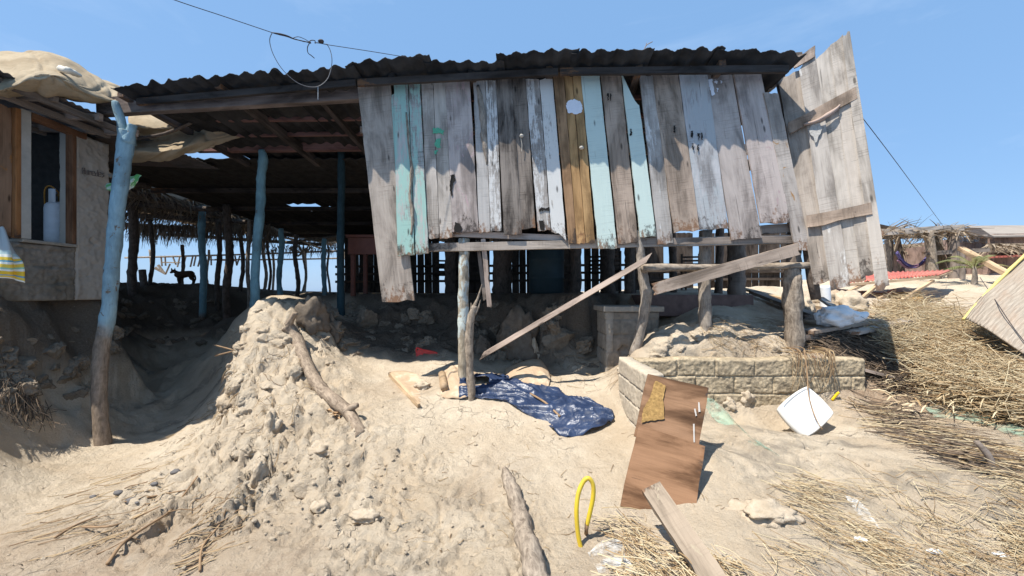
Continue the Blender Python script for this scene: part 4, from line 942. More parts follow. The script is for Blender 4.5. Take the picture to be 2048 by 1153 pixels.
dr_ = [.066,.064,.070,.078,.05,.048,.025,.05,.025,.018,.05,.025,.018,.035,.018,.035,.018,.03,.018,.01,.012,.012,.01,.01]
dv = dv[:22]; dr_ = dr_[:22]
DOGM = plain("dog_coat", (.07, .04, .025), .9, .25, 20, .1)
def D2(px, py, dy=0.): return Vector(((px - HX) * k_, dd + dy, dgz + (578 - py) * k_))
parts = [tubegeo([D2(387,559.5), D2(382,558), D2(374,558.5), D2(364,560), D2(357,560), D2(352,558.5)], [.045,.085,.088,.098,.095,.06], 12),
 tubegeo([D2(358,559), D2(352,555), D2(348.5,553)], [.075,.05,.042], 10), tubegeo([D2(350,552.5), D2(346.5,553.2), D2(342,555.5), D2(340.5,556)], [.045,.048,.028,.018], 10),
 tubegeo([D2(347.6,552,.025), D2(347.8,548.5,.03), D2(347.6,546,.03)], [.022,.016,.003], 6), tubegeo([D2(346,552,-.03), D2(345.6,548.5,-.035), D2(345.2,546.2,-.035)], [.022,.016,.003], 6),
 tubegeo([D2(387,559), D2(390,563), D2(391,569), D2(389.5,574)], [.028,.024,.02,.008], 7)]
for hip, kn, hk, ft, dy in (((383,561),(381,567),(385.5,571),(384,578),.06), ((385,561),(385,567),(389,571.5),(388,578),-.05)):
    parts.append(tubegeo([D2(*hip, dy * .6), D2(*kn, dy), D2(*hk, dy), D2(*ft, dy), D2(ft[0] - 2, ft[1], dy)], [.07,.042,.022,.018,.012], 8))
for a_, b_, dy in (((357,563),(356.5,578),.05), ((360,563),(361,578),-.05)):
    parts.append(tubegeo([D2(*a_, dy * .6), D2(a_[0] - .3, 570, dy), D2(*b_, dy), D2(b_[0] - 2, b_[1], dy)], [.05,.028,.018,.012], 8))
V_, F_ = join(parts); dog = mk("dog", V_, F_, DOGM, None, None, True); md = dog.modifiers.new("remesh", 'REMESH'); md.mode = 'VOXEL'; md.voxel_size = .009; md.use_smooth_shade = True
tag(dog, "brown dog standing sideways on the edge of the far bank, facing left", "dog")

# =================================================================== CLUTTER UNDER THE SHACK ROOF
TABM = plain("table_red", (.13, .045, .028), .6, .2, 8, .3)
tp = P(725, 585, 6.9); tz = gz(tp.x, 6.9); tb = thing("red_table", (tp.x, 6.9, tz), "reddish brown table half hidden behind the lowest hanging plank", "table")
xa, xb = P(698,0,6.7).x, P(790,0,6.7).x; zt = P(0,472,6.7).z
solid("table_top", (xa, 6.55, zt - .05), (xb, 7.3, zt), TABM, tb); solid("apron", (xa + .03, 6.58, zt - .34), (xb - .03, 6.61, zt - .053), TABM, tb)
for x_, y_ in ((xa + .05, 6.64), (xb - .1, 6.64), (xa + .05, 7.2), (xb - .1, 7.2)): solid("leg", (x_, y_, tz), (x_ + .07, y_ + .07, zt - .053), TABM, tb)
bp = P(1093, 570, 7.2); bz = gz(bp.x, bp.y); h_ = max(.75, P(0,490,7.2).z - bz)
lathe("water_barrel", [(0,0),(.31,0),(.33,.04),(.33,h_*.3),(.345,h_*.32),(.33,h_*.34),(.33,h_*.66),(.345,h_*.68),(.33,h_*.7),(.33,h_),(.31,h_+.01),(.30,h_-.02),(0,h_-.03)], (bp.x, bp.y, bz), plain("barrel_blue_grey", (.035, .055, .06), .6, .1, 6, .3), None)
tag(bpy.data.objects["water_barrel"], "dark blue grey barrel standing under the shack floor line", "barrel")
def chair(px, d, s_, label, mat, slats=4, yaw=0.3):
    p = P(px, 585, d); z = gz(p.x, p.y); c = thing("slatted_chair", (p.x, p.y, z), label, "chair", "chairs stored under the shack roof"); M_ = Matrix.Rotation(yaw, 3, 'Z'); o_ = Vector((p.x, p.y, z))
    def bx(nm, a, sx, sy, sz): V, Fq = boxgeo((0,0,0), sx, sy, sz); return mk(nm, [M_ @ (v + Vector(a)) * s_ + o_ for v in V], Fq, mat, c)
    for x in (-.2, .2):
        bx("leg", (x, -.2, .22), .04, .04, .44); bx("leg", (x, .2, .45), .04, .04, .9)
    bx("seat", (0, 0, .45), .46, .44, .03)
    for k in range(slats): bx("backrest_slat", (0, .2, .55 + k * .09), .36, .02, .045)
chair(884, 9.4, 1.0, "dark slatted chair seen against the light left of the first support post", BLACKW, 4, .2)
chair(1196, 8.8, 1.05, "dark slatted chair right of the barrel", BLACKW, 4, -.3)
chair(1240, 8.2, 1.05, "dark slatted chair nearest the crooked post", BLACKW, 5, .5)
chair(1385, 9.2, 1.0, "dark slatted chair behind the raised diagonal board", BLACKW, 4, -.2)
# loose diagonal boards
def dboard(nm, A, B, wv, th_, mat, label, cat, face=Vector((0, -1, 0)), **k):
    """flat board from A to B, wv = width vector"""
    wv = Vector(wv) / 2; o = board(nm, B - wv, B + wv, A + wv, A - wv, th_, mat, None, **k); return tag(o, label, cat)
dboard("diagonal_board", P(964,712,4.55), P(1297,516,4.18), (.065, 0, .105), .03, BEAMW, "long loose board slanting from the sand up to the crooked post", "board")
dboard("diagonal_board", P(1307,579,4.15), P(1598,498,4.15), (-.03, 0, .125), .03, GREYB, "shorter loose board slanting up under the wall's right corner", "board")
dboard("hanging_slat", P(979,614,4.5), P(966,478,4.48), (.055, 0, 0), .02, BEAMW, "narrow slat dangling from the lower rail beside the first post", "slat", n=6)
dboard("hanging_slat", P(970,600,4.6), P(955,482,4.6), (.045, 0, 0), .02, DARKW, "darker narrow slat dangling behind the first", "slat", n=6)

# broken stake
sb = hit(943, 797); sV, sF = tubegeo([sb - Vector((0,0,.2)), sb, P(940,740,sb.y), P(938,690,sb.y), P(941,640,sb.y), P(950,612,sb.y)], [.045,.045,.042,.045,.042,.03], 12, .3, 5, 3, 9)
parts = [(sV, sF)]
for a, b, r_ in (((947,620),(964,568),.016),((944,618),(958,590),.018),((950,630),(961,600),.014),((940,640),(942,606),.012)): parts.append(tubegeo([P(*a, sb.y - .01), P((a[0]+b[0])/2 + 1, (a[1]+b[1])/2, sb.y), P(*b, sb.y)], [r_, r_ * .8, .002], 6, .4, 3, 5))
V_, F_ = join(parts); o = mk("broken_stake", V_, F_, BARKG, None, Matrix.Translation(sb), True); tag(o, "splintered weathered stake standing in front of the first support post", "stake")

# =================================================================== BLOCK WALLS
BLK = plain("coarse_block", (.40, .32, .215), .96, .45, 30, .05, 1.0, c2=(.25, .20, .14))
BLK2 = plain("smooth_block", (.47, .40, .31), .95, .18, 22, .05, .5, c2=(.36, .31, .25))
zt_ = .90
bw = thing("block_wall", (2.5, 4.0, .3), "low L shaped wall of rough concrete blocks holding back the sand heap", "block wall")
masonry("long_wall", (1.315, 3.99, zt_ - .92), (1, 0, 0), (0, -1, 0), 2.40, .92, .41, .184, .16, BLK, bw, rough=.012, joint=.010, res=.0085, seed=5, topjag=.02)
masonry("return_wall", (1.155, 4.15, zt_ - .92), (.0, -1, 0), (-1, 0, 0), .88, .91, .40, .184, .155, BLK2, bw, rough=.006, joint=.008, res=.009, seed=9, topjag=.012)
px0 = P(1213, 0, 4.85).x; px1 = P(1318, 0, 4.85).x
pier = thing("block_pier", (px0 + .3, 5.0, .6), "square block pier with a cement cap in the shade under the shack", "pier")
masonry("pier_face", (px0, 4.85, .45), (1, 0, 0), (0, -1, 0), px1 - px0, .90, .40, .2, .4, BLOCKM, pier, rough=.01, seed=21)
masonry("pier_side", (px0 - .008, 5.35, .45), (0, -1, 0), (-1, 0, 0), .50, .90, .40, .2, .1, MORT, pier, rough=.008, seed=22)
solid("cap", (px0 - .05, 4.80, 1.353), (px1 + .05, 5.4, 1.42), MORT, pier)
sl = thing("concrete_step", (2.6, 5.6, 1.3), "dull red concrete step under the right end of the shack", "step")
solid("step_slab", (P(1300,0,5.6).x, 5.55, 1.25), (P(1512,0,5.5).x, 6.6, 1.56), plain("oxide_floor", (.20, .13, .11), .9, .25, 9, .1, .4), sl)

# =================================================================== FOREGROUND BOARDS
ob = thing("plywood_panels", P(1310,1000,2.65), "two overlapping brown plywood panels leaning on the block wall end", "plywood panel")
zg = lambda px, py: float(hits(px, py)[0])
PT = [(1296,748,3.22),(1418,776,3.14),(1396,905,2.86),(1268,872,2.94)]
board("upper_panel", *[P(*PT[q]) for q in (3, 0, 1, 2)], .016, PLY, ob, warp=.003, jit=.001, endjit=.004)
PB = [(1277,850,2.92),(1410,893,2.82),(1386,1046,2.53),(1240,1012,2.62)]
lowp = board("lower_panel", *[P(*PB[q]) for q in (3, 0, 1, 2)], .016, PLY, ob, warp=.003, jit=.001, endjit=.004)
def quadplane(TL, TR, BR, BL):
    TL, TR, BR, BL = [P(*q) for q in (TL, TR, BR, BL)]; n = (TR - TL).cross(BL - TL).normalized()
    if n.y > 0: n = -n
    def f(px, py, off=0.):
        v = P(px, py, 1.) - Vector((0, 0, EYE)); o_ = TL + n * off - Vector((0, 0, EYE)); return Vector((0, 0, EYE)) + v * (o_.dot(n) / v.dot(n))
    return f, n
pf, pn_ = quadplane(*PT)
def flatpoly(name, f, pts, off, mat, parent, label=None, seed=0, jit=1.2, th_=.003):
    Q = []; n = len(pts)
    for i in range(n):
        a = pts[i]; b = pts[(i + 1) % n]
        for k in range(6):
            t_ = k / 6; x = a[0] + (b[0] - a[0]) * t_; y = a[1] + (b[1] - a[1]) * t_; Q.append((x + jit * mnoise.noise(Vector((x * .35, y * .35, seed))), y + jit * mnoise.noise(Vector((x * .35, y * .35, seed + 5)))))
    V = [f(x, y, off) for x, y in Q] + [f(x, y, off - th_) for x, y in Q]; K = len(Q)
    o = mk(name, V, [tuple(range(K)), tuple(range(K, 2 * K))[::-1]] + [(i, K + i, K + (i + 1) % K, (i + 1) % K) for i in range(K)], mat, parent)
    if label: o["label"] = label
    return o
flatpoly("bare_patch", pf, [(1310,762),(1332,772),(1326,800),(1330,838),(1300,842),(1283,846),(1286,820),(1298,800)], .012, plain("ply_ochre", (.30, .185, .07), .9, .4, 40, .05, .8, c2=(.25, .15, .06)), ob, "ochre patch of torn veneer", 3, 3.)
SCR = plain("scratch_white", (.42, .38, .34), .8, .05)
for i_, q_ in enumerate(([(1396,805),(1399,805),(1401,824),(1397,825)], [(1388,818),(1391,818),(1394,832),(1391,833)], [(1386,848),(1389,848),(1390,885),(1387,885)])): flatpoly("scratch", pf, q_, .013, SCR, ob, None, i_, .5)
bm_ = beam("timber_beam", P(1302,976,2.36), P(1450,1195,1.86), .125, .05, wood("timber_sandy", (.15, .12, .09), (.29, .235, .18), saw=.1, patch=(.34, .28, .20)), None, up=Vector((-.25, -.5, .8)), jit=.006, n=14)
tag(bm_, "sand crusted squared timber leaning up on the lower plywood panel", "timber")
lp = [hit(1078,1190), hit(1062,1120), hit(1045,1060), hit(1030,1010), hit(1018,975), hit(1010,948)]
lV, lF = tubegeo([p + Vector((0, 0, .035)) for p in lp], [.062,.062,.058,.055,.05,.03], 16, .38, 6, 12, 11)
o = mk("driftwood_log", lV, lF, BARKG, None, frame(lp[0], lp[-1], Vector((0, -1, 0))), True); tag(o, "grey split driftwood log lying at the bottom centre", "log")
# log on the mound
lm = [(572,662),(590,690),(612,735),(640,775),(668,805),(700,838),(722,862)]; lq = [hit(*q) for q in lm]
for i_ in range(len(lq)): lq[i_] = lq[i_] + Vector((0, 0, .05 if i_ < 6 else -.03))
lg = thing("fallen_log", lq[3], "brown fallen log with a stub branch lying down the sand mound", "log")
V_, F_ = tubegeo(lq, [.075,.072,.066,.068,.065,.058,.05], 16, .2, 6, 31, 7); mk("trunk", V_, F_, BARKL, lg, frame(lq[0], lq[-1], Vector((0, -1, 0))), True)
tube("branch_stub", [lq[0] + Vector((.03, 0, .02)), lq[0] + Vector((.10, -.03, .10)), lq[0] + Vector((.15, -.05, .17))], [.045,.035,.028], BARKL, lg, 10, .25)
tube("branch_stub", [lq[5] + Vector((-.04, 0, .02)), lq[5] + Vector((.05, -.03, .08)), lq[5] + Vector((.09, -.04, .09))], [.04,.032,.022], BARKL, lg, 10, .25)

# =================================================================== BLUE PLASTIC SHEET AND CARDBOARD
def groundgrid(rows, lift=.02):
    out = []
    for r_ in rows:
        rr_ = []
        for q in r_:
            l = q[2] if len(q) > 2 else lift; rr_.append(hit(q[0], q[1], l))
        out.append(rr_)
    return out
def crumple(name, col, col2, rough=.35, dust=(.55, .46, .34), amt=.6):
    t = NT(name); o = t.n("TexCoord").outputs["Object"]; n = t.noise(o, 5, 6, .65, .6); n2 = t.noise(o, 8, 5, .6); vr = t.n("TexVoronoi", {"Vector": o, "Scale": 9.0}, feature='DISTANCE_TO_EDGE').outputs[0]
    c = t.mix(t.rng(n, .35, .65), col, col2); up = t.n("SeparateXYZ", {0: t.n("NewGeometry").outputs["Normal"]}).outputs[2]
    c = t.mix(t.math('MULTIPLY', t.rng(n2, .45, .6), t.rng(n, .50, .58, 0, amt)), c, dust)
    return t.out(c, rough, t.bump(t.math('ADD', n, t.math('MULTIPLY', t.rng(vr, 0, .12), -.1)), .5, .03), .4)
BLUES = crumple("blue_plastic", (.016, .027, .062), (.032, .052, .11), .34, (.36, .33, .28), .22)
def ff(s_): return lambda u, v: .05 * billow(u * 4 + v * 2.5, v * 1.8, 2, s_) + .05 * (1 - np.abs(vn(u * 6 + v * 5, v * 2 - u * 3, s_ + 2))) ** 5 + .03 * (1 - np.abs(vn(u * 13 - v * 4, v * 5 + u * 2, s_ + 7))) ** 6 + .02 * np.abs(np.sin(u * 9 + v * 11 + 3 * fbm(u * 3, v * 3, 2, s_)))
bs = patch("blue_plastic_sheet", groundgrid([
 [(930,757,.02),(985,754,.02),(1045,768,.01),(1100,776,.0),(1128,800,.0),(1185,806,.0),(1215,836,0)],
 [(922,770,.07),(980,770,.09),(1045,785,.06),(1105,800,.05),(1150,812,.05),(1190,826,.04),(1226,842,.03)],
 [(918,785,.06),(975,788,.04),(1035,803,.06),(1090,822,.06),(1140,838,.05),(1185,850,.04),(1222,850,.02)],
 [(918,800,.0),(962,800,.0),(1012,802,.0),(1048,826,.0),(1092,848,.0),(1120,872,.0),(1165,874,0)]]), BLUES, sub=14, fold=(lambda u, v: .8 * ff(40)(u, v) - .02), th=.003,
 hole=lambda u, v: (((u - .1) / .06) ** 2 + ((v - .45) / .14) ** 2 < 1))
tag(bs, "crumpled dark blue plastic sheet half buried in the sand", "plastic sheet")
tube("wooden_strip", [hit(1060,800,.07), hit(1090,822,.09), hit(1120,846,.06)], .012, TWIG, None, 6, .3); tag(bpy.data.objects["wooden_strip"], "thin brown stick lying across the blue plastic sheet", "stick")
CARD = crumple("cardboard_tan", (.38, .27, .175), (.50, .37, .25), .85, (.6, .52, .4), .5)
cb = patch("cardboard_sheet", groundgrid([[(1012,742,.03),(1040,735,.09),(1080,736,.12),(1103,752,.02)],[(1012,758,.02),(1045,754,.11),(1080,756,.10),(1100,766,.02)],[(1020,770,0),(1050,772,.02),(1075,775,.02),(1096,776,0)]]), CARD, sub=8, fold=lambda u, v: .02 * fbm(u * 5, v * 5, 3, 6), th=.004)
tag(cb, "tan cardboard sheet bent over behind the blue plastic", "cardboard")
cb = patch("cardboard_sheet", groundgrid([[(878,755,.03),(900,750,.10),(925,750,.09),(955,750,.02)],[(880,775,.03),(900,768,.13),(925,770,.10),(950,770,.02)],[(885,797,0),(902,800,.02),(922,800,.02),(935,800,0)]]), CARD, sub=8, fold=lambda u, v: .03 * fbm(u * 5, v * 5, 3, 16), th=.004)
tag(cb, "rolled tan cardboard scrap left of the blue plastic", "cardboard")
tube("rusty_can", [hit(884,765,.10), hit(889,790,.07)], .045, plain("can_brown", (.33, .23, .14), .7, .3, 20), None, 14, .08); tag(bpy.data.objects["rusty_can"], "dull brown tube lying at the left tip of the cardboard scrap", "tube")
cb = patch("flat_cardboard", groundgrid([[(778,748,.012),(810,745,.012),(850,750,-.02)],[(800,775,.012),(825,774,.008),(858,772,-.02)],[(836,815,.01),(842,806,-.01),(858,796,-.03)]]), CARD, sub=6, fold=lambda u, v: .008 * fbm(u * 4, v * 4, 2, 26), th=.004)
tag(cb, "flat tan sheet sinking in the sand between the log and the cardboard scrap", "cardboard")
a_, b_ = hit(779,752,.03), hit(838,818,.03); o = beam("thin_lath", a_, b_, .03, .045, TANW, None); tag(o, "thin tan lath half buried along the flat tan sheet", "lath")
# red plastic scrap
rp_ = hit(850,712); RED = plain("red_plastic", (.50, .03, .035), .4, .1, 10, .5)
parts = [tubegeo([P(835,718,rp_.y), P(833,697,rp_.y), P(845,700,rp_.y - .05), P(873,706,rp_.y - .05), P(874,717,rp_.y)], .012, 7), boxgeo(P(840,708,rp_.y), .09, .01, .10, Matrix.Rotation(.3, 3, 'Y')), boxgeo(P(858,706,rp_.y - .02), .17, .01, .035, Matrix.Rotation(.15, 3, 'Y'))]
V_, F_ = join(parts); tag(mk("red_chair_piece", V_, F_, RED), "broken red plastic chair piece on the shaded sand", "chair piece")
# yellow hose
hp = [(1166,1112,2.24),(1157,1075,2.25),(1153,1030,2.26),(1156,990,2.28),(1166,965,2.3),(1177,957,2.3),(1186,970,2.3),(1186,995,2.3),(1180,1025,2.3),(1174,1050,2.3)]
o = tube("yellow_hose", [P(1172,1135,2.22)] + [P(*q) for q in hp], .0135, plain("hose_yellow", (.62, .44, .03), .45, .12, 20, .4, .1, c2=(.52, .36, .05)), None, 12, .05, 6); tag(o, "yellow hose sticking up from the sand in an upright loop", "hose")
bx_ = hit(1172,1062); tube("hose_stub", [bx_ - Vector((0,0,.03)), P(1173,1060,2.3), P(1174,1048,2.3)], .012, TWIG, None, 8, .4); tag(bpy.data.objects["hose_stub"], "dark frayed root at the short end of the yellow hose", "root")
yp = hit(1664,804); tube("yellow_pipe", [yp, yp + Vector((.035, -.02, .07)), yp + Vector((.05, -.03, .09))], .013, plain("pipe_yellow", (.75, .50, .02), .5), None, 10); tag(bpy.data.objects["yellow_pipe"], "short yellow pipe end poking out by the block wall", "pipe")
# white plastic tray
def tray():
    pts = [(1558,816,3.60),(1612,775,3.80),(1664,828,3.62),(1614,874,3.42)]
    Lc = [P(*q) for q in pts]; c = sum(Lc, Vector()) / 4; ex = (Lc[2] - Lc[0]) / 2; ey = (Lc[1] - Lc[3]) / 2; nn = ex.cross(ey).normalized()
    if nn.y > 0: nn = -nn
    V = []; Fc = []; n = 64
    def ring(s_, off):
        k0 = len(V)
        for k in range(n):
            a = 2 * math.pi * k / n; ca, sa = math.cos(a), math.sin(a); q = (abs(ca) ** 1.0 + abs(sa) ** 1.0); rr_ = 1 / (abs(ca) ** 1.18 + abs(sa) ** 1.18) ** (1 / 1.18)
            V.append(c + (ex * ca + ey * sa) * rr_ * s_ + nn * off)
        return k0
    R_ = [ring(1.0, -.05), ring(1.03, -.02), ring(1.0, .015), ring(.97, .022), ring(.90, .022), ring(.88, .012), ring(.80, .012)]
    for a, b in zip(R_, R_[1:]):
        for k in range(n): Fc.append((a + k, a + (k + 1) % n, b + (k + 1) % n, b + k))
    Fc.append(tuple(R_[-1] + k for k in range(n))); Fc.append(tuple(R_[0] + k for k in range(n))[::-1])
    return mk("white_tray", V, Fc, plain("white_plastic", (.70, .69, .66), .55, .05, 14, .3, .1, c2=(.56, .53, .47)), None, None, True), c, nn
o, tc, tn = tray(); tag(o, "square white plastic chair seat lying tilted on the sand before the block wall", "chair seat")
tube("dry_root", [P(1608,700,3.88), P(1614,740,3.8), P(1616,780,tc.y + .09), P(1622,810,tc.y - .0), P(1632,838,tc.y - .1), P(1645,860,tc.y - .16)], [.007,.006,.006,.005,.005,.003], TWIG, None, 6, .4); tag(bpy.data.objects["dry_root"], "dry root hanging over the wall onto the white chair seat", "root")


# =================================================================== RIGHT: DEBRIS, MAT, BEACH BEYOND
def dbeam(nm, A, B, w_, h_, mat, label, cat, **k): return tag(beam(nm, A, B, w_, h_, mat, None, **k), label, cat)
for (a, b, w_, h_, m_, lb, ct) in (((1590,690,.10),(1822,676,.14),.15,.06,DARKW,"dark fallen beam lying across the debris pile below the white bag","beam"),
    ((1600,650,.10),(1815,668,.16),.14,.06,DARKW,"dark fallen beam behind the white bag, longest of the pile","beam"),
    ((1612,690,.16),(1748,672,.20),.17,.04,GREYB,"grey brown plank right under the white bag","plank"),
    ((1540,612,.08),(1800,660,.14),.05,.04,TANW,"thin tan lath crossing behind the white bag","lath"),
    ((1700,690,.12),(1828,668,.20),.15,.035,GREY,"weathered grey plank at the right tip of the debris pile","plank"),
    ((1505,595,.08),(1640,655,.12),.12,.05,DARKW,"dark beam slanting down behind the stump post","beam"),
    ((1478,585,.10),(1600,622,.12),.10,.05,TANW,"tan board leaning under the right end of the shack","board"),
    ((1625,720,.05),(1800,770,.06),.09,.03,BEAMW,"thin brown slat half buried below the debris pile","slat"),
    ((1640,640,.30),(1775,700,.08),.10,.03,GREY2,"pale grey slat lying crosswise on the debris pile","slat")):
    dbeam("fallen_beam", hit(*a), hit(*b), w_, h_, m_, lb, ct)
bc_ = hit(1675, 672, .24); rock("white_bag", bc_, .17, plain("bag_white", (.80, .80, .80), .5, .04, 6, .3, .2), 4, (1.3, .8, .75), .34, 4); tag(bpy.data.objects["white_bag"], "bright white plastic bag lying on the dark debris pile", "plastic bag")
tube("bag_neck", [bc_ + Vector((.12,-.03,-.02)), bc_ + Vector((.22,-.05,.0)), bc_ + Vector((.30,-.05,.03))], [.07,.05,.035], bpy.data.materials["bag_white"], bpy.data.objects["white_bag"], 12, .3)
wp = P(1650,622,5.6); tube("white_pipe", [P(1651,624,5.6) - Vector((0,0,.1)), P(1651,600,5.6), P(1650,572,5.6)], [.07,.065,.062], plain("pvc_white", (.72,.73,.74), .5, .08, 12), None, 16, .03); tag(bpy.data.objects["white_pipe"], "stub of white pipe standing in the sand at the corner of the shack", "pipe")
for i_, (px, py, d, r_, sq, sd_, lb) in enumerate(((1600,620,5.6,.19,(1,.8,1.1),3,"pale sand lump beside the stump post"),(1700,612,5.9,.22,(1.2,.9,.9),5,"pale sand lump right of the white pipe"),(1640,605,6.4,.20,(1,.9,1),8,"pale sand lump behind the white pipe"),(1745,640,5.4,.15,(1.4,.9,.7),9,"small pale lump at the far side of the debris pile"))):
    tag(rock("sand_lump", P(px,py,d), r_, CLODM, sd_, sq, .4, 4), lb, "sand lump")
# other lumps and slabs in the sand
for px, py, r_, sq, sd_, lb, mt in ((1522,1028,.12,(1.5,1.0,.5),2,"flat pale sand slab right of the plywood panels",CLODM),(1490,802,.075,(.9,.8,1.25),4,"sand lump against the foot of the block wall",CLODM),(1458,812,.06,(1.1,.8,1.0),6,"small sand lump left of the bigger one at the block wall",CLODM),
    (1062,722,.12,(1.1,.7,1.9),11,"pointed crust of sand behind the cardboard",CLODM),(845,775,.07,(1.3,.9,.8),12,"round stone between the tan sheet and the cardboard",CLODM),(665,668,.15,(.8,.8,1.25),13,"grey clod standing at the shaded foot of the mound",CLODSHADE),(625,650,.22,(.9,.8,1.2),14,"large dark clod right behind the mound top",CLODSHADE),
    (1030,690,.32,(.9,.55,1.35),15,"tall dark slab of bank behind the diagonal board",CLODSHADE),(965,700,.13,(.8,.7,1.2),16,"dark clod at the foot of the bank behind the stake",CLODSHADE),
    (640,905,.085,(1.3,1,.8),17,"grey clod below the end of the fallen log",CLODM),(545,868,.10,(.7,.7,1.5),18,"leaning sand slab on the left face of the mound",CLODM),(520,955,.07,(.7,.9,1.6),19,"thin upright sand slab near the foot of the mound",CLODM),(640,1020,.06,(1,.8,.8),20,"sand clod in the middle foreground left of centre",CLODM),(730,1035,.07,(1.4,.7,.6),21,"broken crust slab left of the driftwood log",CLODM),(1245,745,.06,(1,.8,.8),23,"small pale clod beside the return of the block wall",CLODM)):
    c_ = hit(px, py); c_.z += r_ * sq[2] * .25; tag(rock("sand_lump" if mt is CLODM else "bank_clod", c_, r_, mt, sd_, sq, .5, 4), lb, "sand lump")
# thousands of crumbs: nobody could count them
def crumbs():
    V = []; Fc = []; rs = np.random.RandomState(5); n = 900
    px = np.concatenate([rs.normal(690, 170, n // 2), rs.uniform(0, 2048, n // 2)]); py = np.concatenate([rs.normal(950, 100, n // 2), rs.uniform(700, 1150, n // 2)])
    py = np.clip(py, 700, 1152); d = hits(px, py); xs_ = (px - HX) / F * d; zs_ = g(xs_, d)
    ico = [(0,0,1),(.9,0,.45),(.28,.85,.45),(-.72,.53,.45),(-.72,-.53,.45),(.28,-.85,.45),(.72,.53,-.45),(-.28,.85,-.45),(-.9,0,-.45),(-.28,-.85,-.45),(.72,-.53,-.45),(0,0,-1)]
    fc = [(0,1,2),(0,2,3),(0,3,4),(0,4,5),(0,5,1),(1,6,2),(2,7,3),(3,8,4),(4,9,5),(5,10,1),(6,7,2),(7,8,3),(8,9,4),(9,10,5),(10,6,1),(11,7,6),(11,8,7),(11,9,8),(11,10,9),(11,6,10)]
    for i in range(n):
        if d[i] > 6 or np.isnan(d[i]): continue
        r_ = .0035 + .019 * rs.rand() ** 4 * (1.0 if i < n // 2 else .6); k = len(V); q = rs.uniform(.6, 1.3, (12, 3))
        for j, (a, b, c) in enumerate(ico): V.append((xs_[i] + a * r_ * q[j, 0], d[i] + b * r_ * q[j, 1], zs_[i] + .2 * r_ + c * r_ * .75 * q[j, 2]))
        Fc += [tuple(k + a for a in f) for f in fc]
    o = mk("sand_crumbs", V, Fc, SAND, None, Matrix(), False); tag(o, "loose crumbs of dry sand scattered over the ground", "sand crumbs", kind="stuff")
crumbs()
STONE = plain("stone_grey", (.13, .12, .115), .8, .2, 20)
PEB = ['largest smooth grey pebble on the sand of the left gully', 'grey pebble just left of the largest one', 'small grey pebble leftmost of those on the gully sand', 'grey pebble up and right of the largest one', 'dark pebble nearest the foot of the mound', 'tiny grey pebble just below the largest one']
for (px, py, r_), lb in zip(((263,997,.034),(237,989,.026),(186,994,.018),(309,970,.022),(351,944,.03),(274,1010,.012)), PEB):
    c_ = hit(px, py, .006); tag(rock("pebble", c_, r_, STONE, px, (1.3, .9, .7), .2, 2), lb, "pebble", "dark pebbles in the gully")

# ---- reeds
def stalks(n, poly, dirang, spread, L, r0, lift, seed, curve=.3, keep=None, tilt=.10):
    rs = np.random.RandomState(seed); P_ = np.array(poly, float); lo = P_.min(0); hi = P_.max(0); pts = []
    while len(pts) < n:
        q = rs.uniform(lo, hi, (n, 2)); x, y = q[:, 0], q[:, 1]; ins = np.zeros(n, bool); j = len(P_) - 1
        for i in range(len(P_)):
            xi, yi = P_[i]; xj, yj = P_[j]; ins ^= ((yi > y) != (yj > y)) & (x < (xj - xi) * (y - yi) / (yj - yi + 1e-9) + xi); j = i
        if keep is not None: ins &= keep(x, y, rs)
        pts += q[ins].tolist()
    pts = np.array(pts[:n]); d = hits(pts[:, 0], pts[:, 1]); X = (pts[:, 0] - HX) / F * d; V = []; Fc = []; m = 5
    A = rs.normal(dirang, spread, n); LL = rs.uniform(*L, n); up = np.abs(rs.normal(0, lift[1], n)) + rs.uniform(0, lift[0], n); bd = rs.normal(0, curve, n); tl = rs.normal(0, tilt, n)
    SX = np.zeros((n, m)); SY = np.zeros((n, m)); ang = A - bd
    x = X - np.cos(A) * LL / 2; y = d - np.sin(A) * LL / 2
    for k in range(m): SX[:, k] = x; SY[:, k] = y; ang = ang + 2 * bd / m; x = x + np.cos(ang) * LL / (m - 1); y = y + np.sin(ang) * LL / (m - 1)
    SZ = g(SX.ravel(), SY.ravel()).reshape(n, m); SZ = .5 * SZ + .5 * SZ.mean(1, keepdims=True) + up[:, None] + tl[:, None] * np.linspace(-.5, .5, m) * LL[:, None]
    SZ = np.maximum(SZ, g(SX.ravel(), SY.ravel()).reshape(n, m) + .004)
    rr_ = rs.uniform(.5, 1.2, n) * r0
    for i in range(n):
        k = len(V)
        for q in range(m):
            t_ = 1 - .5 * q / m
            for a_ in (0, 2.1, 4.2): V.append((SX[i, q] + math.sin(A[i]) * math.cos(a_) * rr_[i] * t_, SY[i, q] - math.cos(A[i]) * math.cos(a_) * rr_[i] * t_, SZ[i, q] + math.sin(a_) * rr_[i] * t_))
        for q in range(m - 1):
            for a_ in range(3): b_ = (a_ + 1) % 3; Fc.append((k + q * 3 + a_, k + q * 3 + b_, k + q * 3 + 3 + b_, k + q * 3 + 3 + a_))
    return V, Fc
t = NT("reed"); isl = t.n("NewGeometry").outputs["Random Per Island"]
rp = t.n("ValToRGB", {0: isl}); e_ = rp.color_ramp.elements; e_[0].color = (.16, .10, .055, 1); e_[1].color = (.60, .50, .32, 1)
for p_, c_ in ((.25, (.36, .24, .12)), (.5, (.44, .335, .20)), (.75, (.50, .405, .265))): x_ = rp.color_ramp.elements.new(p_); x_.color = (*c_, 1)
REED = t.out(rp.outputs[0], .75, None, .25)
t = NT("reed_dark"); isl = t.n("NewGeometry").outputs["Random Per Island"]
DREED = t.out(t.mix(isl, (.05, .04, .035), (.22, .16, .11)), .85, None, .15)
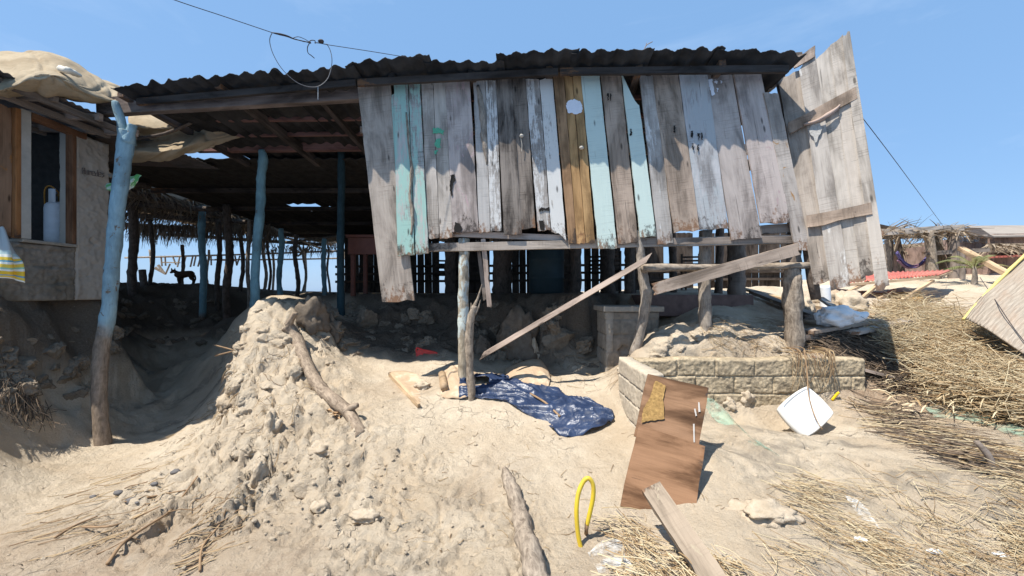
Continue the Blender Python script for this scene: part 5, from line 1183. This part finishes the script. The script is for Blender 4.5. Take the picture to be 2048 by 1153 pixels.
HEAP = [(1745,650),(1800,612),(1870,625),(1930,650),(2100,730),(2200,800),(2150,890),(2048,860),(1930,830),(1850,790),(1790,740)]
V_, F_ = join([stalks(3200, HEAP, R(-42), .5, (.2, .7), .0042, (.20, .06), 11, .5, None, .25), stalks(3200, HEAP, R(-30), 1.1, (.10, .38), .004, (.24, .07), 12, .8, None, .4)])
o = mk("reed_heap", V_, F_, REED, None, Matrix(), True); tag(o, "thick heap of dry golden reeds washed up at the right", "reed heap", kind="stuff")
FIELD = [(1560,950),(1700,980),(1840,930),(1960,960),(2150,1000),(2200,1200),(1450,1200),(1480,1120),(1640,1100),(1600,1020)]
pk = lambda th: (lambda x, y, rs: fbm(x * .011 + y * .004, y * .014 - x * .006, 3, 77) > th)
V_, F_ = join([stalks(620, FIELD, R(-42), .42, (.08, .45), .0026, (.03, .02), 21, .5, pk(.10), .2), stalks(420, FIELD, R(-40), 1.1, (.04, .2), .0024, (.02, .01), 22, .6, None, .2),
               stalks(260, [(1700,800),(1850,850),(2048,900),(2200,930),(2200,1000),(2000,960),(1850,900),(1740,860)], R(-40), .35, (.1, .5), .0035, (.02, .02), 23),
               stalks(330, [(1190,1050),(1260,1040),(1340,1110),(1480,1130),(1500,1200),(1230,1200),(1240,1110)], R(-45), .6, (.05, .30), .0035, (.04, .02), 24, .4)])
o = mk("reed_litter", V_, F_, REED, None, Matrix(), True); tag(o, "thin litter of dry reeds strewn over the right foreground sand", "reed litter", kind="stuff")
V_, F_ = join([stalks(700, [(1600,690),(1750,668),(1800,700),(1830,770),(1800,800),(1740,740),(1745,705),(1640,704)], R(-35), .6, (.15, .6), .005, (.08, .04), 31),
               stalks(150, [(1740,800),(1960,880),(2048,960),(1990,960),(1800,880)], R(-38), .2, (.2, .6), .005, (.02, .02), 32),
               stalks(110, [(600,640),(860,640),(860,700),(640,700)], 0, 1.5, (.08, .3), .004, (.04, .04), 33), stalks(110, [(-30,770),(60,780),(110,840),(-30,830)], R(-30), .5, (.15, .5), .005, (.05, .03), 34)])
o = mk("dark_twig_litter", V_, F_, DREED, None, Matrix(), True); tag(o, "dark rotten twigs and stems tangled behind the block wall", "twig litter", kind="stuff")
t = NT("twig_mixed"); isl = t.n("NewGeometry").outputs["Random Per Island"]; TWM = t.out(t.mix(isl, (.17, .10, .055), (.46, .34, .20)), .85, None, .15)
V_, F_ = join([stalks(90, [(60,1040),(330,880),(470,760),(420,900),(330,1000),(240,1100),(100,1110)], R(40), .25, (.06, .35), .004, (.01, .006), 41, .35),
               stalks(60, [(380,1000),(520,960),(480,1080),(380,1153)], R(50), .3, (.06, .3), .004, (.01, .006), 42, .3), stalks(120, [(440,660),(560,640),(640,760),(560,900),(450,850)], R(60), 1.0, (.04, .22), .003, (.02, .02), 43, .5),
               stalks(90, [(880,700),(1300,700),(1300,780),(1100,800),(880,760)], 0, .6, (.05, .35), .003, (.01, .01), 44, .5), stalks(110, [(700,860),(1300,840),(1500,1000),(1200,1100),(800,1100)], 0, 1.5, (.03, .12), .0028, (.004, .004), 45, .4),
               stalks(160, [(1420,640),(1640,640),(1660,715),(1500,712),(1420,700)], R(-20), .7, (.06, .35), .003, (.02, .03), 46, .5)])
o = mk("twig_litter", V_, F_, TWM, None, Matrix(), True); tag(o, "scattered thin twigs and rootlets over the sand", "twig litter", kind="stuff")
# individual larger twigs
def stick(pts, r_, label, lift=.015, mat=None, nm="stick"):
    q = [hit(x, y, lift) for x, y in pts]; o = tube(nm, q, [r_ * (1 - .5 * i / len(q)) for i in range(len(q))], mat or TWIG, None, 7, .35, 5, 14); return tag(o, label, "stick")
stick([(215,1135),(250,1090),(305,1050),(345,1015),(395,962)], .010, "longest brown stick crossing the left foreground sand")
stick([(165,1063),(225,1058),(280,1035),(320,1030)], .007, "brown twig left of the longest stick")
stick([(250,1008),(300,995),(372,980)], .007, "straight twig above the longest stick, beside the pebbles")
stick([(110,1080),(150,1055),(195,1038)], .008, "short dark twig nearest the left edge of the sand")
stick([(400,1150),(405,1100),(440,1050),(452,1030)], .007, "curved twig at the foot of the sand slope")
stick([(1790,845),(1850,880),(1900,905),(1990,960)], .012, "long dark stick lying below the reed heap", mat=DARKW)
q = hit(1985,935); tag(tube("stub_branch", [q - Vector((0,0,.03)), q + Vector((-.03, 0, .08)), q + Vector((-.09, .02, .17))], [.022,.02,.014], DARKW, None, 9, .3), "dark stub branch poking up below the reeds at the right edge", "branch")
for i_, (a, b) in enumerate((((470,700),(428,690)),((470,706),(430,712)))):
    A_ = hit(*a); tag(tube("stick", [A_, P(b[0], b[1], A_.y + .02)], .009, TWIG, None, 7, .3), ["upper", "lower"][i_] + " of two twigs poking out left from the top of the mound", "stick")
roots = []
for k in range(46):
    x0 = random.uniform(442, 478); y0 = random.uniform(735, 835); A_ = hit(x0, y0); roots.append(tubegeo([A_, A_ + Vector((-.03, -.03, -.03)), A_ + Vector((-.05 + random.uniform(-.03,.03), -.05, -.09 - random.random() * .05))], [.004,.003,.001], 4, 0, 2))
V_, F_ = join(roots); tag(mk("root_fringe", V_, F_, TWM, None, None, True), "fringe of reddish rootlets hanging from the left flank of the mound", "roots", kind="stuff")
hr = []
for k in range(34):
    x0 = random.uniform(1575, 1665) ; A_ = P(x0, random.uniform(700, 716), 3.95); L_ = random.uniform(.1, .42); hr.append(tubegeo([A_ + Vector((0, .15, .02)), A_ + Vector((0, -.03, .02)), A_ + Vector((random.uniform(-.04,.04), -.05, -L_ * .5)), A_ + Vector((random.uniform(-.08,.08), -.05, -L_))], [.004,.004,.003,.0015], 4, .2, 3))
V_, F_ = join(hr); tag(mk("hanging_roots", V_, F_, TWM, None, None, True), "tangle of dry roots hanging over the face of the block wall", "roots", kind="stuff")
# dead leaf cluster by the log
lv = []
for k in range(7):
    c_ = hit(random.uniform(655, 695), random.uniform(818, 838), .03); a_ = random.random() * 6.3; dx = Vector((math.cos(a_), math.sin(a_), random.uniform(-.2,.5))) * .07; dy = dx.cross(Vector((0,0,1))).normalized() * .02; k0 = len(lv)
    lv.append(([c_ - dx, c_ + dy + Vector((0,0,.01)), c_ + dx, c_ - dy + Vector((0,0,.01)), c_ - Vector((0,0,.006))], [(0,1,4),(1,2,4),(2,3,4),(3,0,4)]))
V_, F_ = join(lv); tag(mk("dead_leaves", V_, F_, plain("leaf_brown", (.38, .24, .13), .8, .3, 10)), "curled dry brown leaves lying against the fallen log", "leaves", kind="stuff")

# green netting and film scraps
def netm(name, c, alpha):
    t = NT(name); o = t.n("TexCoord").outputs["Object"]; n = t.noise(o, 7, 5, .7); a = t.math('MULTIPLY', t.rng(n, .42, .6), alpha); t.set(t.b.inputs["Alpha"], a); return t.out(c, .7, t.bump(n, .5, .02), .3)
NETG = netm("green_net", (.33, .47, .36), .55); FILM = netm("clear_film", (.72, .72, .70), .6)
for nm, rows, mt, lb in (("net_scrap", [[(1395,788),(1425,800),(1460,835)],[(1425,835),(1470,850),(1500,880)],[(1500,890),(1530,900),(1560,915)]], NETG, "pale green film stuck in the sand below the block wall"),
    ("net_scrap", [[(1850,820),(1930,805),(2048,860),(2130,900)],[(1870,840),(1960,850),(2048,890),(2130,930)]], NETG, "green fishing net scrap under the edge of the reed heap"),
    ("film_scrap", [[(1688,995),(1715,1005),(1740,1030)],[(1720,1040),(1745,1050),(1765,1075)]], FILM, "clear plastic film scrap among the reeds in the right foreground"),
    ("film_scrap", [[(1175,1110),(1215,1080),(1245,1090)],[(1200,1153),(1240,1140),(1270,1150)]], FILM, "crumpled clear film beside the foot of the yellow hose")):
    tag(patch(nm, groundgrid(rows, .012), mt, sub=8, fold=lambda u, v: .012 * fbm(u * 8, v * 8, 3, 5), th=0), lb, "plastic scrap")
for px, py, lb in ((2002,1112,"white crumpled cup near the right bottom edge"),(1722,1010 + 72,"pale flat shell among the reeds"),(1870,1108,"long pale scrap lying on the reeds at the right bottom")):
    c_ = hit(px, py, .01); tag(rock("litter_scrap", c_, .03, bpy.data.materials["bag_white"], px, (1.3, .7, .35), .4, 3), lb, "litter")

# woven mat slab with yellow rope edge
t = NT("palm_mat"); o_ = t.n("TexCoord").outputs["Object"]; uvn = t.n("UVMap").outputs[0]
wv = t.n("TexWave", {"Vector": t.mapv(uvn, (1, 1, 1)), "Scale": 5.0, "Distortion": 5.5, "Detail": 3.0, "Detail Scale": 1.5}, bands_direction='Y').outputs["Fac"]
nn_ = t.noise(t.mapv(uvn, (6, 90, 1)), 1, 5, .6); n5 = t.noise(uvn, 5, 5, .6)
c_ = t.mix(t.rng(nn_, .35, .65), (.24, .20, .16), (.40, .345, .28)); c_ = t.mix(t.rng(n5, .45, .7, 0, .6), c_, (.33, .235, .17)); c_ = t.mix(t.rng(wv, .0, .3, .3, 0), c_, (.13, .10, .08))
MATM = t.out(c_, .9, t.bump(t.math('ADD', wv, t.math('MULTIPLY', nn_, .4)), .6, .01), .1)
mm = thing("palm_mat", P(1990, 660, 4.2), "grey brown woven palm mat panel leaning at the right edge", "mat")
pm_ = patch("woven_panel", [[P(1930,638,4.55),P(1972,590,4.7),P(2018,545,4.85),P(2075,490,5.0)],[P(1975,662,4.15),P(2015,618,4.3),P(2060,580,4.45),P(2115,530,4.6)],[P(2048,706,3.7),P(2080,670,3.85),P(2130,630,4.0),P(2180,580,4.15)]], MATM, mm, sub=8, fold=lambda u, v: .02 * np.sin(u * 5 + v * 4) + .01 * fbm(u * 9, v * 9, 2, 3), th=.02)
tube("rope_edge", [P(1927,640,4.54), P(1972,588,4.69), P(2018,541,4.84), P(2078,484,4.99)], .017, plain("rope_yellow", (.62, .50, .18), .8, .2, 60, .1, .5), mm, 8, .3, 8)
for (px, py, d) in ((1992,575,4.70),(2085,560,4.66),(2060,665,4.02)):
    a_ = P(px, py, d) - Vector((0, 0, .02)); tube("prop_stick", [Vector((a_.x + .05, a_.y + .1, gz(a_.x, a_.y + .1) - .1)), a_], .025, BARK, mm, 8, .2)
tube("string_line", [P(1960,555,6), P(1990,600,4.50), P(2030,660,3.98), P(2075,715,3.6)], .004, IRON, None, 5); tag(bpy.data.objects["string_line"], "thin dark cord lying across the woven mat", "cord")

# collapsed red roofed stall
rs_ = thing("collapsed_stall", P(1800, 600, 8.0), "collapsed stall with red corrugated roof on tan sticks", "stall")
REDR = plain("red_sheet", (.42, .12, .09), .7, .2, 8, .2, .2, c2=(.50, .22, .16))
fa, fb = P(1688,566,7.6), P(1876,550,7.9); ba, bb = P(1650,548,9.6), P(1903,540,9.2)
V_ = []; F_ = []; n_ = 150
for j in range(5):
    for i in range(n_ + 1):
        p = (fa.lerp(fb, i / n_)).lerp(ba.lerp(bb, i / n_), j / 4); p.z += .014 * math.sin(i / n_ * 2 * math.pi * 26); V_.append(p)
for j in range(4):
    for i in range(n_): q = j * (n_ + 1) + i; F_.append((q, q + 1, q + n_ + 2, q + n_ + 1))
o = mk("roof_sheet", V_, F_, REDR, rs_, None, True); md = o.modifiers.new("t", 'SOLIDIFY'); md.thickness = .008
dn = Vector((0, 0, -.05))
beam("frame_bar", fa + dn, fb + dn, .05, .05, TANW, rs_); beam("frame_bar", ba + dn, bb + dn, .05, .05, TANW, rs_); beam("frame_bar", fb + dn, bb + dn, .05, .05, TANW, rs_)
for a, b in (((1866,562,7.9),(1800,618,7.2)),((1760,566,7.8),(1722,612,7.3)),((1735,565,7.8),(1672,606,7.3)),((1790,580,8.3),(1756,612,7.6))): 
    A_, B_ = P(*a), P(*b); B_.z = max(B_.z, gz(B_.x, B_.y)); beam("leg", A_, B_, .05, .05, TANW, rs_)
pl = thing("slatted_pallet", P(1800, 605, 7.8), "yellow tan slatted pallet lying in the shade under the red roof", "pallet"); PALM = wood("pallet_yellow", (.42, .24, .08), (.62, .40, .16), saw=0)
for k in range(7):
    f_ = k / 6; A_ = P(1752 + 14 * f_, 590 + 22 * f_, 8.3 - .8 * f_); B_ = P(1836 + 8 * f_, 588 + 18 * f_, 8.4 - .8 * f_); A_.z += .02; B_.z += .04; beam("slat", A_, B_, .10, .02, PALM, pl, jit=.001)
for x_ in (1765, 1830): A_, B_ = P(x_, 592, 8.4), P(x_ + 8, 612, 7.6); beam("bearer", A_, B_, .05, .06, PALM, pl)
# open pergola with hammocks
pg = thing("beach_pergola", P(1850, 560, 12), "open grey pergola of rough posts with a palm litter roof", "pergola")
def gp_(px, d, y1, px1=None, r_=.09, m=BARKG): b_ = P(px, 560, d); tube("post", [Vector((b_.x, b_.y, gz(b_.x, b_.y) - .2)), P((px + (px1 or px)) / 2, (545 + y1) / 2, d), P(px1 or px, y1, d)], [r_, r_ * .9, r_ * .9], m, pg, 9, .15)
gp_(1868, 11, 462, 1857, .12); gp_(1908, 11, 460, 1906, .13, DARKW); gp_(1806, 12.5, 470, 1793, .09, BARKD); gp_(1856, 13.5, 476, 1855, .06, BARKD); gp_(1925, 10.5, 500, 1925, .06, DARKW); gp_(1884, 13, 475, 1880, .07); gp_(1775, 12, 480, 1776, .10, BARK)
beam("top_beam", P(1760,466,11), P(1922,456,11), .16, .17, GREY2, pg); beam("top_beam", P(1756,476,13), P(1925,470,13), .12, .12, DARKW, pg); beam("shelf_beam", P(1848,508,11), P(1975,500,11), .12, .12, DARKW, pg)
for x_ in (1770,1800,1835,1870,1905): beam("rafter", P(x_,463,10.9), P(x_ + 4,470,13.2), .09, .08, BARK, pg)
lf = strips(420, lambda: (P(random.uniform(1765,1925), 462, random.uniform(10.8,12.8)), Vector((random.uniform(-1,1), random.uniform(-.4,.4), random.uniform(-.35,.3))), random.uniform(.3,.8), .02))
lf2 = strips(160, lambda: (P(random.uniform(1858,1872), random.uniform(470,490), 11.3), Vector((random.uniform(-.2,.7), 0, -1)), random.uniform(.4,1.0), .03))
V_, F_ = join([lf, lf2]); mk("palm_litter", V_, F_, FROND, pg)
for q_, c_, lb in (([(1793,505),(1810,528),(1835,533),(1862,508)], (.11,.09,.22), "blue violet hammock slung between the pergola posts"), ([(1796,520),(1815,535),(1840,530),(1856,520)], (.24,.13,.18), "pink violet hammock hanging lower in the pergola")):
    o = patch("hammock", [[P(x, y - 2, 11.6) for x, y in q_], [P(x, y + 3, 11.5) for x, y in q_]], plain("hammock_" + str(c_[0]), c_, .9), sub=8, fold=lambda u, v: .03 * np.sin(v * 9), th=.02); tag(o, lb, "hammock")
# dark lean-to, sheds, far stalls
def shed(name, label, cat, x0, x1, ytop0, ytop1, ybase, d, depth, wallm, roofm, over=.5):
    a_, b_ = P(x0, ytop0, d), P(x1, ytop1, d); gzv = min(gz(a_.x, d), gz(b_.x, d)) - .3; t_ = thing(name, ((a_.x + b_.x) / 2, d, gzv + .3), label, cat)
    n_ = int((b_.x - a_.x) / .28)
    V = []; Fc = []
    for i in range(n_ + 1):
        f_ = i / n_; x_ = a_.x + (b_.x - a_.x) * f_; zt = a_.z + (b_.z - a_.z) * f_; y_ = d + .03 * (i % 2); V += [Vector((x_, y_, gzv)), Vector((x_, y_, zt)), Vector((x_, y_ + depth, zt)), Vector((x_, y_ + depth, gzv))]
    for i in range(n_): 
        q = i * 4
        for r_ in range(3): Fc.append((q + r_, q + 4 + r_, q + 5 + r_, q + 1 + r_))
    Fc += [(0, 1, 2, 3), tuple(n_ * 4 + k for k in range(4))]; mk("wall", V, Fc, wallm, t_)
    return t_, a_, b_
WALLB = wood("shed_boards", (.16, .11, .09), (.28, .20, .17)); SHROOF = plain("shed_roof", (.30, .26, .22), .85, .15, 2, .1, .2, c2=(.22, .19, .17))
def roofslab(parent, pts, mat, th=.06, nm="roof"):
    V = [P(*q) for q in pts]; K = len(V); V += [v - Vector((0, 0, th)) for v in V]; mk(nm, V, [tuple(range(K)), tuple(range(K, 2 * K))[::-1]] + [(i, K + i, K + (i + 1) % K, (i + 1) % K) for i in range(K)], mat, parent)
t_, a_, b_ = shed("beach_shed", "long board shed with a broad grey roof at the far right", "shed", 1990, 2180, 468, 466, 520, 15, 4, WALLB, SHROOF)
roofslab(t_, [(1986,472,14.6),(2200,470,14.6),(2160,452,20),(2022,451,20),(1932,452,20)], SHROOF)
t_, a_, b_ = shed("board_shack", "low board shack with pale gaps under a dark roof, beside the pergola", "shack", 1912, 1972, 486, 486, 530, 13.5, 3, WALLB, SHROOF)
roofslab(t_, [(1905,466,13.2),(1990,476,13.2),(1960,456,17),(1905,455,17)], BLACKW)
for x_ in (1914, 1942, 1970): A_ = P(x_, 486, 13.5); beam("post", A_ - Vector((0,0,.02)), P(x_, 470, 13.5), .08, .08, GREY, t_, up=Vector((0,1,0)))
for x_ in (1918, 1927, 1936, 1945, 1953): V_ = [P(x_, 475, 13.7), P(x_ + 6, 474, 13.7), P(x_ + 6, 483, 13.7), P(x_, 484, 13.7)]; V_ += [v + Vector((0, .03, 0)) for v in V_]; mk("pale_board", V_, [(0,1,2,3),(7,6,5,4),(0,4,5,1),(1,5,6,2),(2,6,7,3),(3,7,4,0)], WPAINT, t_)
t_, a_, b_ = shed("thatched_stall", "small thatched stall with a red counter below the long shed", "stall", 1992, 2060, 505, 505, 525, 12.5, 2, WALLB, SHROOF)
thb = strips(700, lambda: (P(random.uniform(1975,2075), random.uniform(488,494), random.uniform(12,14.5)), Vector((random.uniform(-1,1), random.uniform(-1,0), random.uniform(-.45,-.05))), random.uniform(.3,.7), .03))
V_, F_ = thb; mk("thatch", V_, F_, FROND, t_); roofslab(t_, [(1975,496,12),(2090,496,12),(2075,488,14.5),(1985,488,14.5)], FROND, .15)
roofslab(t_, [(1976,514,11.9),(2052,510,11.9),(2052,507,12.4),(1976,511,12.4)], REDR, .05, "counter")
lt = thing("dark_lean_to", P(1760, 560, 13), "dark peaked roof corner just right of the end wall", "shelter")
roofslab(lt, [(1700,436,12.6),(1795,456,12.6),(1800,462,15),(1700,452,15)], BLACKW, .08); 
for x_ in (1715, 1780): b_ = P(x_, 560, 13); tube("post", [Vector((b_.x, 13, gz(b_.x, 13) - .2)), P(x_, 455, 13)], .09, BARKD, lt, 8, .1)
bt = thing("low_thatch", P(1820, 560, 16), "low straw canopy seen through the pergola", "canopy"); roofslab(bt, [(1745,497,15.5),(1865,499,15.5),(1860,490,17),(1745,489,17)], FROND, .3)
V_, F_ = strips(400, lambda: (P(random.uniform(1745,1865), random.uniform(489,498), 15.4), Vector((random.uniform(-1,1), -.3, random.uniform(-.8,0))), random.uniform(.2,.5), .03)); mk("straw_edge", V_, F_, FROND, bt)
for x_ in (1752, 1858): b_ = P(x_, 560, 16); tube("post", [Vector((b_.x, 16, gz(b_.x, 16) - .2)), P(x_, 492, 16)], .08, BARK, bt, 8, .1)
dbeam("leaning_pole", P(1921,497,10.2), P(2016,549,9.0), .13, .10, TANW, "tan board leaning down from the pergola over the small palm", "board")
# small palm
pp = P(1948, 565, 9.6); pp.z = gz(pp.x, pp.y); pal = thing("young_palm", pp, "young yellow green palm growing in the sand before the pergola", "palm")
tube("trunk", [pp - Vector((0,0,.1)), pp + Vector((.02,0,.25)), pp + Vector((0,0,.45))], [.07,.05,.03], BARK, pal, 9, .3)
PALG = plain("palm_green", (.15, .155, .06), .6, .3, 5, .3, .05, c2=(.38, .30, .13)); fr_ = []
for k in range(13):
    a_ = random.uniform(0, 6.28); e_ = random.uniform(.3, 1.3); L_ = random.uniform(.6, 1.15); pts = [pp + Vector((0,0,.4)) + Vector((math.cos(a_) * math.cos(e_) * L_ * q, math.sin(a_) * math.cos(e_) * L_ * q, math.sin(e_) * L_ * q - .55 * L_ * q * q)) for q in (0,.25,.5,.75,1)]
    fr_.append(tubegeo(pts, [.012,.01,.008,.005,.002], 4, 0, 2))
    for q in range(16):
        t_ = .2 + .8 * q / 16; i_ = min(3, int(t_ * 4)); c_ = pts[i_].lerp(pts[i_ + 1], t_ * 4 - i_); dr = (pts[i_ + 1] - pts[i_]).normalized(); sd_ = dr.cross(Vector((0,0,1))).normalized()
        for s_ in (-1, 1): e2 = c_ + (sd_ * s_ + dr * .8 - Vector((0,0,.35))) * .20 * (1.1 - t_ * .6); fr_.append(([c_ - dr * .014, c_ + dr * .014, e2], [(0,1,2)]))
V_, F_ = join(fr_); mk("fronds", V_, F_, PALG, pal)

# =================================================================== WIRES
def wire(nm, pts, r_, label, cat, mat=IRON, sag=0.): o = tube(nm, pts, r_, mat, None, 6, 0, 8); return tag(o, label, cat)
wl_ = thing("overhead_line", P(590, 75, 3.4), "overhead wire with a loose hanging loop and a black splice", "wire")
def wd_(px): return 3.1 + (px - 345) / (880 - 345) * 1.15
def WP(px, py): return P(px, py, wd_(px))
tube("span", [WP(180,-62), WP(345,-1), WP(450,34), WP(545,66)], .0035, IRON, wl_, 6, 0, 8); tube("span", [WP(655,90), WP(740,103), WP(820,116), WP(905,129)], .0032, IRON, wl_, 6, 0, 8)
tube("splice", [WP(545,66), WP(560,69), WP(575,73), WP(590,79), WP(612,84), WP(622,86)], [.004,.010,.009,.005,.005,.008], IRON, wl_, 8, .2)
for dy in (-3, 3): tube("splice", [WP(585,77), WP(596,77 + dy), WP(608,81 + dy), WP(618,84)], .003, IRON, wl_, 6, 0)
tube("ring", [WP(618,84), WP(623,81), WP(630,82), WP(630,87), WP(634,86), WP(656,90)], .004, IRON, wl_, 6, 0)
rock("insulator", WP(642,83), .022, IRON, 3, (1.3, 1, .9), .15, 2, wl_)
tube("loop", [WP(545,65), WP(540,76), WP(540,88), WP(546,108), WP(560,133), WP(578,153), WP(597,167), WP(618,174), WP(637,173), WP(653,161), WP(661,143), WP(664,120), WP(660,100), WP(653,88)], .0035, plain("wire_grey", (.16,.15,.15), .5, .1, 30), wl_, 6, 0, 6)
tube("tail", [WP(620,85), WP(615,95), WP(616,106), WP(622,111), WP(629,117)], .004, IRON, wl_, 6, .3)
tube("drip_string", [WP(636,173), WP(636,186), WP(636,200)], .0022, plain("string_white", (.6,.6,.6), .8), wl_, 5)
wire("guy_wire", [S(1714,222,.03), P(1800,335,5.2), P(1888,455,9.5)], .0035, "thin guy wire running from the end wall down toward the pergola", "wire")
tube("roof_twig", [P(1287,107,4.1), P(1292,92,4.1), P(1305,84,4.1)], .004, TWIG, None, 5, .2); tag(bpy.data.objects["roof_twig"], "forked dry twig standing on the roof edge", "twig")
tube("fork", [P(1292,92,4.1), P(1293,86,4.1)], .003, TWIG, bpy.data.objects["roof_twig"], 5, .2)

# ---- broken crust: angular chunks of compacted sand
def chunkgeo(c, r_, rs, sq, sub=3, rough=.24, ncut=11):
    import bmesh
    bm = bmesh.new(); bmesh.ops.create_icosphere(bm, subdivisions=sub, radius=1)
    pl_ = [(Vector(rs.normal(0, 1, 3)).normalized(), rs.uniform(.45, .8)) for _ in range(ncut)]; off = Vector(rs.uniform(-50, 50, 3)); ro = Matrix.Rotation(rs.uniform(0, 6.3), 3, 'Z') @ Matrix.Rotation(rs.normal(0, .5), 3, 'X')
    V = []
    for v in bm.verts:
        p = v.co.copy()
        for n_, d_ in pl_:
            e_ = p.dot(n_) - d_
            if e_ > 0: p -= n_ * e_
        p *= 1 + rough * mnoise.fractal(p * 2.2 + off, .55, 2.2, 6); p = ro @ Vector((p.x * sq[0], p.y * sq[1], p.z * sq[2])); V.append(p * r_ + c)
    Fc = [tuple(x.index for x in f.verts) for f in bm.faces]; bm.free(); return V, Fc
def chunks(n, fn, seed, sink=.18):
    rs = np.random.RandomState(seed); out = []
    for i in range(n):
        px, py, r_ = fn(rs); c_ = hit(px, py)
        out.append(chunkgeo(c_ - Vector((0, 0, r_ * sink)), r_, rs, (1, rs.uniform(.6, .95), rs.uniform(.5, .9)), 4 if r_ > .075 else 3 if r_ > .03 else 2))
    return join(out)
def f_mound(rs):
    t_ = rs.rand() ** .8; cx = np.interp(t_, [0, .35, .7, 1], [560, 555, 560, 590]); cy = np.interp(t_, [0, .35, .7, 1], [612, 700, 830, 960]); return cx + rs.normal(0, 30 + 60 * t_), cy + rs.normal(0, 14), rs.uniform(.06, .20) * (1.15 - .5 * t_)
def f_edge(rs): y_ = rs.uniform(640, 900); return np.interp(y_, [640, 740, 840, 900], [490, 462, 462, 500]) + rs.normal(0, 10), y_, rs.uniform(.04, .11)
def f_slope(rs): return rs.normal(700, 130), rs.normal(960, 80), .012 + .05 * rs.rand() ** 2.5
V_, F_ = join([chunks(48, f_mound, 3, .68), chunks(40, f_edge, 4, .5), chunks(20, f_slope, 5, .5), chunks(30, lambda rs: (rs.uniform(1300, 1600), rs.uniform(650, 702), rs.uniform(.04, .16)), 6, .65), chunks(40, lambda rs: (rs.uniform(1420, 1760), rs.uniform(850, 1000), rs.uniform(.01, .035)), 8), chunks(40, lambda rs: (rs.uniform(1640, 1760), rs.uniform(600, 650), rs.uniform(.04, .14)), 9)])
tag(mk("broken_crust", V_, F_, SAND, None, Matrix(), True), "broken angular crust of compacted sand over mound and slopes", "sand crust", kind="stuff")
SHADESAND = sandlike("bank_sand_shaded", (.17, .135, .10), (.27, .22, .165))  # sand colour darkened to carry the shade of the banks
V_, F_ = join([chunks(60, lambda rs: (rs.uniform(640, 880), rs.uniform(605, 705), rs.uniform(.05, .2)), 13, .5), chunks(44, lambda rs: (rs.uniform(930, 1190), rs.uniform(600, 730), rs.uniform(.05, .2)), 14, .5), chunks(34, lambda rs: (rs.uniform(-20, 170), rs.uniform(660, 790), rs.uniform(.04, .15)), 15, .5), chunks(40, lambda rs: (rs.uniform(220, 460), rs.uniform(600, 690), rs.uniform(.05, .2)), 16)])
tag(mk("bank_rubble", V_, F_, SHADESAND, None, Matrix(), False), "dark lumps crumbled from the shaded banks", "bank rubble", kind="stuff")
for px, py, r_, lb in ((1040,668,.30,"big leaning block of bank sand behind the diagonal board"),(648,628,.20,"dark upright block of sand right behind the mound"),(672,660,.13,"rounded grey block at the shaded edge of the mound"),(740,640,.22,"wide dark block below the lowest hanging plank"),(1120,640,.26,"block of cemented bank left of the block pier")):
    rs9 = np.random.RandomState(px); V_, F_ = chunkgeo(hit(px, py) + Vector((0, -.02, 0)), r_, rs9, (1, .7, 1.15), 4, .2, 12); tag(mk("bank_block", V_, F_, SHADESAND, None), lb, "sand block")
# leaf blades in the reed heap
V_, F_ = [], []
rs9 = np.random.RandomState(99); hx = rs9.uniform(1760, 2060, 700); hy = rs9.uniform(640, 860, 700); hd = hits(hx, hy); geo_ = []
for i in range(700):
    x_ = (hx[i] - HX) / F * hd[i]
    if hd[i] > 6.5: continue
    c_ = Vector((x_, hd[i], gz(x_, hd[i]) + rs9.uniform(.03, .22))); a_ = rs9.normal(-.7, .9); dr = Vector((math.cos(a_), math.sin(a_), rs9.normal(0, .3))); sd_ = dr.cross(Vector((rs9.normal(0, .4), rs9.normal(0, .4), 1))).normalized() * rs9.uniform(.003, .008); L_ = rs9.uniform(.06, .2); k_0 = []
    for q in range(4): cc = c_ + dr * L_ * (q / 3 - .5) + Vector((0, 0, .03 * math.sin(q))); ww = sd_ * (1 - abs(q - 1.2) / 2.4); k_0 += [cc - ww, cc + ww]
    geo_.append((k_0, [(0,1,3,2),(2,3,5,4),(4,5,7,6)]))
V_, F_ = join(geo_); tag(mk("reed_blades", V_, F_, REED, None, Matrix()), "dry leaf blades mixed through the reed heap", "reed blades", kind="stuff")
#@@OBJECTS
